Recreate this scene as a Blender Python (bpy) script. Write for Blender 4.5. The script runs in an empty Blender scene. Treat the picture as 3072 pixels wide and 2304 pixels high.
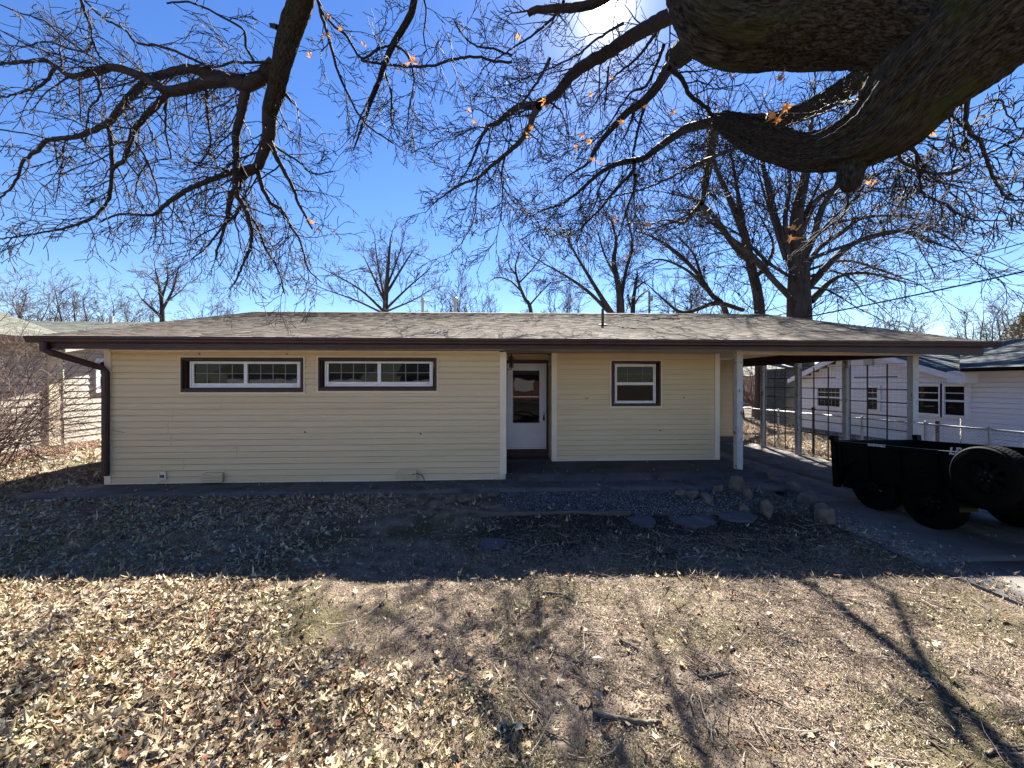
import bpy, math, random
import numpy as np
from mathutils import Vector
rad = math.radians
# ------------------------------------------------------------------ camera, sky, sun, exposure
S = bpy.context.scene
C = S.collection
TH = rad(2.9); CT, ST = math.cos(TH), math.sin(TH)
EYE = 1.75; FPX = 1154.0
def ray(px, py):
    u = (px-1536)/FPX; v = (1148-py)/FPX
    return (u*CT+ST, -u*ST+CT, v)
def W(px, py, Y):                       # Y = depth in metres in front of the camera
    r = ray(px, py); return (r[0]*Y, r[1]*Y, EYE+r[2]*Y)
def aty(px, py, y):
    r = ray(px, py); t = y/r[1]; return (r[0]*t, y, EYE+r[2]*t)
def atx(px, py, x):
    r = ray(px, py); t = x/r[0]; return (x, r[1]*t, EYE+r[2]*t)
def atz(px, py, z):
    r = ray(px, py); t = (z-EYE)/r[2]; return (r[0]*t, r[1]*t, z)

cd = bpy.data.cameras.new('camera'); cam = bpy.data.objects.new('camera', cd); C.objects.link(cam)
cam.location = (0, 0, EYE); cam.rotation_euler = (rad(90), 0, -TH)
cd.sensor_width = 36; cd.lens = 36*FPX/3072; cd.shift_y = -4/3072
cd.clip_start = 0.05; cd.clip_end = 3000
S.camera = cam

sd = Vector(ray(1820, 25)).normalized()          # towards the sun
ELEV = math.asin(sd.z); AZ = math.atan2(sd.x, sd.y)
w = bpy.data.worlds.new('World'); S.world = w; w.use_nodes = True
nt = w.node_tree; nt.nodes.clear()
out = nt.nodes.new('ShaderNodeOutputWorld')
bg = nt.nodes.new('ShaderNodeBackground'); sky = nt.nodes.new('ShaderNodeTexSky')
sky.sky_type = 'NISHITA'; sky.sun_disc = False; sky.sun_elevation = ELEV; sky.sun_rotation = AZ
sky.air_density = 1.0; sky.dust_density = 0.05; sky.ozone_density = 3.0; sky.altitude = 300
hs = nt.nodes.new('ShaderNodeHueSaturation'); hs.inputs['Saturation'].default_value = 1.22; hs.inputs['Value'].default_value = 0.80
hs.inputs['Hue'].default_value = 0.512
nt.links.new(sky.outputs[0], hs.inputs['Color']); nt.links.new(hs.outputs[0], bg.inputs[0])
bg.inputs[1].default_value = 0.05
# the sun's disc and its aureole as part of the sky
tc = nt.nodes.new('ShaderNodeTexCoord'); nrm = nt.nodes.new('ShaderNodeVectorMath'); nrm.operation = 'NORMALIZE'
dt = nt.nodes.new('ShaderNodeVectorMath'); dt.operation = 'DOT_PRODUCT'; dt.inputs[1].default_value = sd
nt.links.new(tc.outputs['Generated'], nrm.inputs[0]); nt.links.new(nrm.outputs[0], dt.inputs[0])
mx = nt.nodes.new('ShaderNodeMath'); mx.operation = 'MAXIMUM'; mx.inputs[1].default_value = 0
nt.links.new(dt.outputs['Value'], mx.inputs[0])
prev = None
for p, k in ((9000, 8.0), (1500, 0.38), (260, 0.09), (50, 0.013)):
    a = nt.nodes.new('ShaderNodeMath'); a.operation = 'POWER'; a.inputs[1].default_value = p
    nt.links.new(mx.outputs[0], a.inputs[0])
    b = nt.nodes.new('ShaderNodeMath'); b.operation = 'MULTIPLY'; b.inputs[1].default_value = k
    nt.links.new(a.outputs[0], b.inputs[0])
    if prev:
        c_ = nt.nodes.new('ShaderNodeMath'); c_.operation = 'ADD'
        nt.links.new(prev, c_.inputs[0]); nt.links.new(b.outputs[0], c_.inputs[1]); prev = c_.outputs[0]
    else: prev = b.outputs[0]
bg2 = nt.nodes.new('ShaderNodeBackground'); bg2.inputs[0].default_value = (1, .95, .88, 1)
nt.links.new(prev, bg2.inputs[1])
ad = nt.nodes.new('ShaderNodeAddShader')
nt.links.new(bg.outputs[0], ad.inputs[0]); nt.links.new(bg2.outputs[0], ad.inputs[1]); nt.links.new(ad.outputs[0], out.inputs[0])

sl = bpy.data.lights.new('sun', 'SUN'); sun = bpy.data.objects.new('sun', sl); C.objects.link(sun)
sl.energy = 5.0; sl.angle = rad(0.55); sl.color = (1, .955, .87)
sun.rotation_euler = sd.to_track_quat('Z', 'Y').to_euler(); sun.location = (0, 0, 30)
S.view_settings.view_transform = 'Standard'; S.view_settings.look = 'None'
S.view_settings.exposure = 2.4; S.view_settings.gamma = 1
S.render.engine = 'CYCLES'
S.cycles.max_bounces = 6; S.cycles.diffuse_bounces = 3; S.cycles.transparent_max_bounces = 8
S.cycles.use_adaptive_sampling = True

# ------------------------------------------------------------------ helpers
class M:
    def __init__(s): s.v = []; s.f = []; s.n = 0
    def add(s, v, f):
        s.v.extend(v); s.f.extend([tuple(i+s.n for i in q) for q in f]); s.n += len(v)
    def box(s, x0, x1, y0, y1, z0, z1):
        s.add([(x0,y0,z0),(x1,y0,z0),(x1,y1,z0),(x0,y1,z0),(x0,y0,z1),(x1,y0,z1),(x1,y1,z1),(x0,y1,z1)],
              [(0,3,2,1),(4,5,6,7),(0,1,5,4),(1,2,6,5),(2,3,7,6),(3,0,4,7)]); return s
    def beam(s, p, q, w, h, up=(0,0,1)):
        p, q = Vector(p), Vector(q); d = (q-p).normalized(); a = d.cross(Vector(up))
        if a.length < 1e-4: a = d.cross(Vector((1,0,0)))
        a.normalize(); b = a.cross(d); a *= w/2; b *= h/2
        s.add([tuple(e) for e in (p-a-b, p+a-b, p+a+b, p-a+b, q-a-b, q+a-b, q+a+b, q-a+b)],
              [(0,3,2,1),(4,5,6,7),(0,1,5,4),(1,2,6,5),(2,3,7,6),(3,0,4,7)]); return s
    def tube(s, pts, r, n=8, cap=True):
        pts = [Vector(p) for p in pts]
        if not hasattr(r, '__len__'): r = [r]*len(pts)
        v = []; f = []; ref = None
        for i, p in enumerate(pts):
            d = (pts[min(i+1, len(pts)-1)]-pts[max(i-1, 0)]).normalized()
            if ref is None:
                ref = d.cross(Vector((0,0,1)))
                if ref.length < .05: ref = d.cross(Vector((1,0,0)))
            ref = (ref - d*ref.dot(d)).normalized(); o = d.cross(ref)
            for k in range(n):
                a = 2*math.pi*k/n; v.append(tuple(p+(ref*math.cos(a)+o*math.sin(a))*r[i]))
        for i in range(len(pts)-1):
            for k in range(n): f.append((i*n+k, i*n+(k+1)%n, (i+1)*n+(k+1)%n, (i+1)*n+k))
        if cap: f.append(tuple(range(n))[::-1]); f.append(tuple((len(pts)-1)*n+k for k in range(n)))
        s.add(v, f); return s
    def lathe(s, c, axis, prof, n=32):          # prof: (along axis, radius)
        c = Vector(c); ax = Vector(axis).normalized(); a = ax.cross(Vector((0,0,1)))
        if a.length < .05: a = ax.cross(Vector((1,0,0)))
        a.normalize(); b = ax.cross(a); v = []; f = []
        for h, r in prof:
            for k in range(n):
                t = 2*math.pi*k/n; v.append(tuple(c+ax*h+(a*math.cos(t)+b*math.sin(t))*r))
        for i in range(len(prof)-1):
            for k in range(n): f.append((i*n+k, i*n+(k+1)%n, (i+1)*n+(k+1)%n, (i+1)*n+k))
        s.add(v, f); return s
    def prism(s, poly, d):                      # poly list of 3d points, extruded by vector d
        n = len(poly); d = Vector(d); v = [tuple(p) for p in poly]+[tuple(Vector(p)+d) for p in poly]
        s.add(v, [tuple(range(n)), tuple(range(2*n-1, n-1, -1))]+[(i, (i+1)%n, n+(i+1)%n, n+i) for i in range(n)]); return s
    def ring(s, y, x0, x1, z0, z1, t, dep):     # rectangular frame in the xz plane; t = (l, r, b, t)
        l, r, b, tp = t if hasattr(t, '__len__') else (t,)*4
        s.box(x0, x0+l, y, y+dep, z0, z1); s.box(x1-r, x1, y, y+dep, z0, z1)
        s.box(x0+l, x1-r, y, y+dep, z0, z0+b); s.box(x0+l, x1-r, y, y+dep, z1-tp, z1); return s
    def build(s, name, mat, parent=None, smooth=False, bevel=0):
        me = bpy.data.meshes.new(name); me.from_pydata(s.v, [], s.f); me.update()
        return link(name, me, mat, parent, smooth, bevel)
def link(name, me, mat, parent=None, smooth=False, bevel=0):
    if mat: me.materials.append(mat)
    if smooth: me.polygons.foreach_set('use_smooth', [True]*len(me.polygons))
    o = bpy.data.objects.new(name, me); C.objects.link(o)
    if parent:
        o.parent = parent; loc = Vector((0,0,0)); q = parent
        mw = q.get('_o')
        o.location = -Vector(mw) if mw else (0,0,0)
        o['_o'] = tuple(mw) if mw else (0.,0.,0.)
        if parent.type == 'MESH': o.location = (0,0,0)
    if bevel:
        b = o.modifiers.new('bevel', 'BEVEL'); b.width = bevel; b.segments = 2; b.limit_method = 'ANGLE'
    return o
def tag(o, label=None, cat=None, group=None, kind=None):
    if label: o['label'] = label
    if cat: o['category'] = cat
    if group: o['group'] = group
    if kind: o['kind'] = kind
    return o
def empty(name, loc=(0,0,0)):
    o = bpy.data.objects.new(name, None); C.objects.link(o); o.location = loc; o.empty_display_size = .1
    o['_o'] = tuple(float(a) for a in loc); return o
def npmesh(name, v, f, mat, parent=None, smooth=False, uv=None):
    """v (n,3), f (m,k) arrays"""
    me = bpy.data.meshes.new(name); v = np.asarray(v, dtype=np.float32); f = np.asarray(f, dtype=np.int32)
    m, k = f.shape
    me.vertices.add(len(v)); me.vertices.foreach_set('co', v.ravel())
    me.loops.add(m*k); me.loops.foreach_set('vertex_index', f.ravel())
    me.polygons.add(m); me.polygons.foreach_set('loop_start', np.arange(0, m*k, k, dtype=np.int32))
    me.polygons.foreach_set('loop_total', np.full(m, k, dtype=np.int32))
    if uv is not None:
        l = me.uv_layers.new(name='UVMap'); l.data.foreach_set('uv', uv[f.ravel()].astype(np.float32).ravel())
    me.update(calc_edges=True); me.validate()
    return link(name, me, mat, parent, smooth)

# ---- materials
def nodes(m): m.use_nodes = True; return m.node_tree, m.node_tree.nodes['Principled BSDF']
def setp(b, **k):
    for a, v in k.items():
        a = a.replace('_', ' ')
        if a in b.inputs: b.inputs[a].default_value = v
def mat(name, c1, c2=None, rough=.7, scale=8, detail=6, bump=0, bscale=60, stretch=None, metal=0, spec=.3, lo=.35, hi=.65, c3=None, s3=1.5, t3=.5, uv=False):
    m = bpy.data.materials.new(name); t, b = nodes(m)
    setp(b, Roughness=rough, Metallic=metal); b.inputs['Specular IOR Level'].default_value = spec
    L = t.links.new; co = t.nodes.new('ShaderNodeTexCoord'); src = co.outputs['UV' if uv else 'Object']
    if stretch:
        mp = t.nodes.new('ShaderNodeMapping'); mp.inputs['Scale'].default_value = stretch; L(src, mp.inputs[0]); src2 = mp.outputs[0]
    else: src2 = src
    if c2 is None: b.inputs['Base Color'].default_value = (*c1, 1)
    else:
        n = t.nodes.new('ShaderNodeTexNoise'); n.inputs['Scale'].default_value = scale; n.inputs['Detail'].default_value = detail
        L(src2, n.inputs['Vector']); r = t.nodes.new('ShaderNodeValToRGB'); L(n.outputs[0], r.inputs[0])
        r.color_ramp.elements[0].position = lo; r.color_ramp.elements[1].position = hi
        r.color_ramp.elements[0].color = (*c1, 1); r.color_ramp.elements[1].color = (*c2, 1); col = r.outputs[0]
        if c3 is not None:
            n3 = t.nodes.new('ShaderNodeTexNoise'); n3.inputs['Scale'].default_value = s3; n3.inputs['Detail'].default_value = 5
            L(src, n3.inputs['Vector']); r3 = t.nodes.new('ShaderNodeValToRGB'); L(n3.outputs[0], r3.inputs[0])
            r3.color_ramp.elements[0].position = t3; r3.color_ramp.elements[1].position = t3+.08
            x = t.nodes.new('ShaderNodeMix'); x.data_type = 'RGBA'; L(r3.outputs[0], x.inputs[0]); L(col, x.inputs[6]); x.inputs[7].default_value = (*c3, 1)
            col = x.outputs[2]
        L(col, b.inputs['Base Color'])
    if bump:
        n2 = t.nodes.new('ShaderNodeTexNoise'); n2.inputs['Scale'].default_value = bscale; n2.inputs['Detail'].default_value = 8
        L(src2, n2.inputs['Vector']); bp = t.nodes.new('ShaderNodeBump'); bp.inputs['Strength'].default_value = bump
        bp.inputs['Distance'].default_value = .02; L(n2.outputs[0], bp.inputs['Height']); L(bp.outputs[0], b.inputs['Normal'])
    return m
def island(name, cols, rough=.8, trans=0, spec=.25, noise=0, nscale=3):
    """each separate little piece gets its own colour of the list"""
    m = bpy.data.materials.new(name); t, b = nodes(m); L = t.links.new
    setp(b, Roughness=rough); b.inputs['Specular IOR Level'].default_value = spec
    g = t.nodes.new('ShaderNodeNewGeometry'); r = t.nodes.new('ShaderNodeValToRGB'); r.color_ramp.interpolation = 'LINEAR'
    e = r.color_ramp.elements
    while len(e) > 1: e.remove(e[-1])
    e[0].position = 0; e[0].color = (*cols[0], 1)
    for i, c in enumerate(cols[1:], 1):
        q = e.new(i/(len(cols)-1)); q.color = (*c, 1)
    L(g.outputs['Random Per Island'], r.inputs[0]); col = r.outputs[0]
    if noise:
        co = t.nodes.new('ShaderNodeTexCoord'); n = t.nodes.new('ShaderNodeTexNoise'); n.inputs['Scale'].default_value = nscale; n.inputs['Detail'].default_value = 5
        L(co.outputs['Object'], n.inputs['Vector']); mr = t.nodes.new('ShaderNodeMapRange'); mr.inputs[1].default_value = .3; mr.inputs[2].default_value = .7
        mr.inputs[3].default_value = 1-noise; mr.inputs[4].default_value = 1+noise*.6; L(n.outputs[0], mr.inputs[0])
        x = t.nodes.new('ShaderNodeMix'); x.data_type = 'RGBA'; x.blend_type = 'MULTIPLY'; x.inputs[0].default_value = 1
        L(col, x.inputs[6]); L(mr.outputs[0], x.inputs[7]); col = x.outputs[2]
    L(col, b.inputs['Base Color'])
    if trans:
        tr = t.nodes.new('ShaderNodeBsdfTranslucent'); L(col, tr.inputs[0]); ms = t.nodes.new('ShaderNodeMixShader'); ms.inputs[0].default_value = trans
        o = t.nodes['Material Output']; L(b.outputs[0], ms.inputs[1]); L(tr.outputs[0], ms.inputs[2]); L(ms.outputs[0], o.inputs[0])
    return m
MT = {}
MT['siding'] = mat('cream_siding', (.57,.445,.265), (.62,.495,.315), rough=.55, scale=2.4, bump=.08, bscale=18, stretch=(.25,.4,7))
MT['trim'] = mat('cream_trim', (.74,.64,.48), (.69,.59,.44), rough=.5, scale=3)
MT['soffit'] = mat('cream_soffit', (.60,.50,.35), (.54,.45,.31), rough=.6, scale=2)
MT['brown'] = mat('brown_metal', (.040,.020,.019), (.055,.028,.026), rough=.42, scale=4, bump=.05, bscale=30)
MT['wood_brown'] = mat('brown_paint', (.040,.020,.016), (.06,.032,.025), rough=.6, scale=9, bump=.15, bscale=50, stretch=(1,1,.2))
MT['shaded_wood'] = mat('shaded_beam_tone', (.030,.018,.016), (.05,.03,.028), rough=.7, scale=6)  # shadow darkness of the side beam put into its base colour
MT['white'] = mat('white_vinyl', (.72,.71,.69), (.67,.66,.64), rough=.45, scale=5)
MT['door'] = mat('door_white_paint', (.66,.64,.66), (.60,.58,.60), rough=.4, scale=3)
MT['nwhite'] = mat('white_siding', (.74,.72,.75), (.68,.67,.70), rough=.55, scale=2, stretch=(.4,.4,5), bump=.05, bscale=25)
MT['ngable'] = mat('weathered_siding', (.72,.66,.58), (.66,.58,.48), rough=.6, scale=2)
MT['lsiding'] = mat('pale_tan_siding', (.50,.45,.38), (.56,.51,.43), rough=.55, scale=2, stretch=(.4,.4,5))
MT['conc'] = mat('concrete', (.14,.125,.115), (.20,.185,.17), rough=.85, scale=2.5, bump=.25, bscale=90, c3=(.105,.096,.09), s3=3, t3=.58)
MT['walk'] = mat('walk_shade_concrete', (.085,.078,.074), (.125,.116,.11), rough=.85, scale=2.5, bump=.25, bscale=90, c3=(.06,.056,.052), s3=3, t3=.56)  # concrete with lowered base colour, so the walk carries the house shade
MT['porch'] = mat('porch_shade_concrete', (.05,.046,.048), (.075,.069,.072), rough=.8, scale=3, bump=.2, bscale=80, c3=(.036,.034,.035), s3=2.5, t3=.55)  # darkness of the roofed porch's shade put into the base colour
MT['found'] = mat('foundation_concrete', (.09,.085,.08), (.12,.115,.11), rough=.9, scale=5, bump=.3)
MT['dirt'] = mat('dry_soil', (.085,.060,.043), (.22,.168,.125), rough=.95, scale=7, detail=10, bump=.7, bscale=45, c3=(.075,.062,.030), s3=.8, t3=.52)
MT['bark'] = mat('oak_bark', (.018,.015,.012), (.085,.075,.060), rough=.95, scale=3.0, detail=12, bump=1.0, bscale=4, stretch=(5,2.6,1), uv=True, lo=.40, hi=.64, c3=(.035,.042,.014), s3=2.0, t3=.62, spec=.1)
def bark(name, dark, mid, light, moss):
    m = bpy.data.materials.new(name); t, b = nodes(m); L = t.links.new; N = t.nodes.new
    setp(b, Roughness=.95); b.inputs['Specular IOR Level'].default_value = .1
    co = N('ShaderNodeTexCoord'); mp = N('ShaderNodeMapping'); mp.inputs['Scale'].default_value = (4.5, 3.2, 1); L(co.outputs['UV'], mp.inputs[0])
    n0 = N('ShaderNodeTexNoise'); n0.inputs['Scale'].default_value = 1.6; n0.inputs['Detail'].default_value = 6; L(mp.outputs[0], n0.inputs['Vector'])
    mx_ = N('ShaderNodeVectorMath'); mx_.operation = 'MULTIPLY_ADD'; mx_.inputs[1].default_value = (1.5,1.5,1.5); L(n0.outputs['Color'], mx_.inputs[0]); L(mp.outputs[0], mx_.inputs[2])
    v = N('ShaderNodeTexVoronoi'); v.feature = 'DISTANCE_TO_EDGE'; v.inputs['Scale'].default_value = 2.0; L(mx_.outputs[0], v.inputs['Vector'])
    r = N('ShaderNodeValToRGB'); r.color_ramp.elements[0].position = .02; r.color_ramp.elements[1].position = .30; r.color_ramp.elements[0].color = (*dark,1); r.color_ramp.elements[1].color = (*mid,1); L(v.outputs['Distance'], r.inputs[0])
    n1 = N('ShaderNodeTexNoise'); n1.inputs['Scale'].default_value = 3.2; n1.inputs['Detail'].default_value = 10; n1.inputs['Roughness'].default_value = .7; L(mp.outputs[0], n1.inputs['Vector'])
    r1 = N('ShaderNodeValToRGB'); r1.color_ramp.elements[0].position = .45; r1.color_ramp.elements[1].position = .68; L(n1.outputs[0], r1.inputs[0])
    x = N('ShaderNodeMix'); x.data_type = 'RGBA'; L(r1.outputs[0], x.inputs[0]); L(r.outputs[0], x.inputs[6]); x.inputs[7].default_value = (*light,1)
    n3 = N('ShaderNodeTexNoise'); n3.inputs['Scale'].default_value = 2.2; n3.inputs['Detail'].default_value = 8; L(co.outputs['Object'], n3.inputs['Vector'])
    r3 = N('ShaderNodeValToRGB'); r3.color_ramp.elements[0].position = .54; r3.color_ramp.elements[1].position = .72; L(n3.outputs[0], r3.inputs[0])
    y = N('ShaderNodeMix'); y.data_type = 'RGBA'; L(r3.outputs[0], y.inputs[0]); L(x.outputs[2], y.inputs[6]); y.inputs[7].default_value = (*moss,1); L(y.outputs[2], b.inputs['Base Color'])
    ad_ = N('ShaderNodeMath'); ad_.operation = 'MULTIPLY_ADD'; ad_.inputs[1].default_value = .55; L(n1.outputs[0], ad_.inputs[0]); L(v.outputs['Distance'], ad_.inputs[2])
    bp = N('ShaderNodeBump'); bp.inputs['Strength'].default_value = 1.0; bp.inputs['Distance'].default_value = .02; L(ad_.outputs[0], bp.inputs['Height']); L(bp.outputs[0], b.inputs['Normal'])
    return m
MT['bark'] = bark('oak_bark', (.008,.006,.005), (.036,.030,.024), (.085,.076,.062), (.036,.042,.014))
MT['twig'] = mat('twig_bark', (.014,.010,.010), (.030,.022,.020), rough=.8, scale=20)
MT['twigb'] = mat('grey_twig_bark', (.075,.058,.055), (.11,.09,.085), rough=.85, scale=1)
MT['barkb'] = mat('grey_bark', (.028,.022,.019), (.065,.053,.046), rough=.9, scale=4, bump=.6, bscale=20, stretch=(1,1,.25))
MT['shrub'] = mat('shrub_bark', (.095,.060,.050), (.17,.12,.10), rough=.8, scale=9)
MT['oleaf'] = island('orange_dry_leaf', [(.50,.20,.06),(.62,.30,.10),(.38,.14,.07)], trans=.35)
MT['leaf'] = island('fallen_leaf', [(.52,.44,.27),(.32,.235,.13),(.60,.52,.36),(.15,.085,.045),(.46,.37,.23),(.13,.045,.022),(.38,.29,.175),(.66,.58,.42)], rough=.75, trans=.12)
MT['mulch'] = island('rust_mulch', [(.10,.045,.03),(.16,.085,.055),(.26,.19,.13),(.07,.035,.025)], rough=.9)
MT['straw'] = island('dry_litter', [(.42,.34,.25),(.24,.175,.12),(.54,.455,.35),(.10,.07,.05),(.33,.255,.18)], rough=.85)
MT['grass'] = island('winter_grass', [(.26,.235,.075),(.38,.335,.14),(.14,.155,.05),(.44,.39,.20)], rough=.8, trans=.25)
MT['stick'] = island('dead_stick', [(.10,.07,.05),(.30,.24,.19),(.06,.04,.03),(.46,.39,.32)], rough=.85)
MT['gravel'] = island('gravel', [(.05,.045,.045),(.14,.13,.125),(.03,.028,.03),(.48,.46,.45),(.06,.053,.05),(.04,.037,.035)], rough=.8)
MT['rock'] = mat('limestone', (.10,.082,.065), (.18,.155,.125), rough=.9, scale=5, bump=.8, bscale=14, c3=(.09,.08,.065), s3=6, t3=.56)
MT['shingle'] = island('tan_shingle', [(.105,.083,.066),(.150,.122,.096),(.085,.068,.056),(.178,.150,.120),(.120,.094,.073)], rough=.95, noise=.12, nscale=9)
MT['shgrey'] = island('grey_green_shingle', [(.14,.145,.115),(.18,.18,.145),(.12,.125,.105),(.20,.20,.16)], rough=.95, noise=.2)
MT['shdark'] = island('dark_shingle', [(.05,.062,.068),(.08,.095,.098),(.04,.048,.054),(.11,.12,.122)], rough=.9, noise=.35)
MT['galv'] = mat('galvanised_steel', (.34,.34,.36), (.46,.46,.48), rough=.5, metal=.6, scale=12)
MT['iron'] = mat('rusty_iron', (.055,.040,.034), (.11,.075,.058), rough=.75, scale=20)
MT['bronze'] = mat('aged_bronze', (.07,.045,.03), (.13,.08,.05), rough=.5, scale=30, metal=.3)
MT['tblack'] = mat('trailer_black_paint', (.0015,.0015,.002), (.003,.003,.0035), spec=.15, rough=.4, scale=5)
MT['rubber'] = mat('tyre_rubber', (.0015,.0015,.0015), (.003,.0028,.0026), spec=.1, rough=.75, scale=14, bump=.1)
MT['nut'] = mat('dull_steel', (.04,.04,.042), rough=.5)
MT['rim'] = mat('black_rim', (.002,.002,.0025), spec=.2, rough=.4)
MT['decal'] = mat('grey_decal', (.60,.60,.64), rough=.5)
MT['peel'] = mat('peeling_white_paint', (.50,.50,.49), (.44,.43,.42), rough=.7, scale=8, c3=(.17,.13,.11), s3=9, t3=.60, bump=.4, bscale=20)
MT['peelside'] = mat('tan_post_paint', (.42,.31,.23), (.5,.4,.3), rough=.7, scale=7)
MT['pvc'] = mat('pipe_grey', (.42,.41,.38), (.5,.48,.45), rough=.6, scale=9)
MT['wire'] = mat('black_cable', (.012,.012,.013), rough=.6)
MT['polewood'] = mat('pole_wood', (.13,.10,.08), (.2,.16,.13), rough=.9, scale=9)
MT['rubble'] = island('rubble', [(.10,.085,.07),(.15,.13,.11),(.07,.06,.05),(.20,.18,.15)], noise=.3, nscale=20)
MT['crumb'] = island('soil_crumb', [(.12,.085,.06),(.22,.17,.125),(.07,.05,.036),(.30,.24,.18),(.16,.115,.08)])
MT['shade_chips'] = island('shade_dark_chips', [(.030,.020,.022),(.055,.038,.038),(.018,.012,.013),(.08,.058,.055)])  # near-black tones that put the house shade into the ground colour
MT['slate'] = mat('slate', (.07,.07,.08), (.10,.10,.11), rough=.8, scale=4, bump=.3)
MT['timber'] = mat('grey_timber', (.09,.075,.065), (.13,.115,.10), rough=.9, scale=6, stretch=(.3,4,4), bump=.3)
MT['shed'] = mat('dark_green_shed', (.035,.04,.036), (.06,.065,.06), rough=.7, scale=5)
MT['tanwall'] = mat('tan_wall', (.40,.31,.22), (.48,.38,.28), rough=.8, scale=5)
MT['brick'] = mat('red_brick', (.24,.09,.07), (.32,.14,.10), rough=.9, scale=12)
MT['asphalt'] = mat('asphalt', (.05,.05,.05), (.08,.08,.08), rough=.9, scale=20)
MT['evergreen'] = island('cedar_foliage', [(.12,.095,.06),(.18,.14,.10),(.13,.115,.07),(.24,.18,.13)], rough=.8)
def glass(name, base=(.006,.006,.007), ior=1.33, rough=.02, wob=.0):
    m = bpy.data.materials.new(name); t, b = nodes(m)
    b.inputs['Base Color'].default_value = (*base, 1); setp(b, Roughness=rough, IOR=ior); b.inputs['Specular IOR Level'].default_value = .3
    n = t.nodes.new('ShaderNodeTexNoise'); n.inputs['Scale'].default_value = 2.2; co = t.nodes.new('ShaderNodeTexCoord')
    t.links.new(co.outputs['Object'], n.inputs['Vector']); bp = t.nodes.new('ShaderNodeBump'); bp.inputs['Strength'].default_value = .12; bp.inputs['Distance'].default_value = .02
    t.links.new(n.outputs[0], bp.inputs['Height']); t.links.new(bp.outputs[0], b.inputs['Normal'])
    return m
MT['glass'] = glass('window_glass')
MT['muntin'] = mat('grey_muntin', (.16,.155,.15), rough=.5)

def siding(m, org, ua, nn, u0, u1, z0, z1, holes=(), course=.1057, clip=None, dep=.013):
    """lapped boards: each course leans out at its foot; holes = (u0,u1,z0,z1)"""
    org, ua, nn = Vector(org), Vector(ua), Vector(nn)
    P = lambda u, z, d: tuple(org+ua*u+nn*d+Vector((0,0,z)))
    k = 0; zb = z0
    while zb < z1-1e-4:
        zt = min(zb+course, z1); cuts = sorted({zb, zt} | {h[2] for h in holes if zb < h[2] < zt} | {h[3] for h in holes if zb < h[3] < zt})
        for a, b in zip(cuts, cuts[1:]):
            fa = 1-(a-zb)/course; fb_ = 1-(b-zb)/course; da = dep*fa+.001; db = dep*fb_+.001
            c0, c1 = (u0, u1) if clip is None else clip(a, b)
            if c1 <= c0: continue
            xs = [(c0, c1)]
            for h in holes:
                if h[2] < b-1e-5 and h[3] > a+1e-5:
                    nx = []
                    for s_, e_ in xs:
                        if h[0] > s_: nx.append((s_, min(e_, h[0])))
                        if h[1] < e_: nx.append((max(s_, h[1]), e_))
                    xs = [q for q in nx if q[1]-q[0] > 1e-4]
            for s_, e_ in xs:
                g = course*.15 if b == zt and b-a > course*.3 else 0      # dark gap under the next board
                m.add([P(s_,a,da), P(e_,a,da), P(e_,b-g,db), P(s_,b-g,db)], [(0,1,2,3)])
                if g: m.add([P(s_,b-g,db), P(e_,b-g,db), P(e_,b-g,db-.018), P(s_,b-g,db-.018), P(e_,b,db-.018), P(s_,b,db-.018)], [(0,1,2,3),(3,2,4,5)])
                if a == zb: m.add([P(s_,a,-.018), P(e_,a,-.018), P(e_,a,da), P(s_,a,da)], [(0,1,2,3)])
        zb = zt; k += 1
    return m
def shingles(m, A, B, Cc, D, rows, rng, tab=(.09,.22), lift=.012):
    """A-B along the eave, D-C along the ridge"""
    A, B, Cc, D = map(Vector, (A, B, Cc, D)); n = (B-A).cross(D-A).normalized()
    if n.z < 0: n = -n
    for i in range(rows):
        t0, t1 = i/rows, (i+1.12)/rows; t1 = min(t1, 1)
        L0, R0 = A.lerp(D, t0), B.lerp(Cc, t0); L1, R1 = A.lerp(D, t1), B.lerp(Cc, t1)
        W_ = (R0-L0).length; u = 0
        if W_ < .05: continue
        while u < W_:
            w_ = min(rng.uniform(*tab), W_-u+.001); a, b = u/W_, min((u+w_)/W_, 1); u += w_
            h = lift*rng.uniform(.8, 1.2); j = (D-A).normalized()*rng.uniform(-.005, .003)
            p0, p1 = L0.lerp(R0, a)+j, L0.lerp(R0, b)+j; q0, q1 = L1.lerp(R1, a), L1.lerp(R1, b)
            m.add([tuple(p0), tuple(p1), tuple(p1+n*h), tuple(p0+n*h), tuple(q1+n*.002), tuple(q0+n*.002)], [(0,1,2,3),(3,2,4,5)])
    return m

# ---- value noise for terrain and densities
def vnoise(x, y, s, seed=0):
    x = np.asarray(x)/s+seed*17.13; y = np.asarray(y)/s-seed*9.71
    xi, yi = np.floor(x).astype(np.int64), np.floor(y).astype(np.int64); fx, fy = x-xi, y-yi
    fx, fy = fx*fx*(3-2*fx), fy*fy*(3-2*fy)
    def h(a, b):
        n = (a*374761393+b*668265263+seed*974634777) & 0x7fffffff
        n = ((n ^ (n >> 13))*1274126177) & 0x7fffffff
        return ((n ^ (n >> 16)) & 0xffff)/65535.0
    return (h(xi,yi)*(1-fx)+h(xi+1,yi)*fx)*(1-fy)+(h(xi,yi+1)*(1-fx)+h(xi+1,yi+1)*fx)*fy
sm = lambda a, b, x: (lambda t: t*t*(3-2*t))(np.clip((np.asarray(x)-a)/(b-a), 0, 1))
def drive_z(y): return -.19+.0*np.asarray(y, dtype=float)
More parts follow.
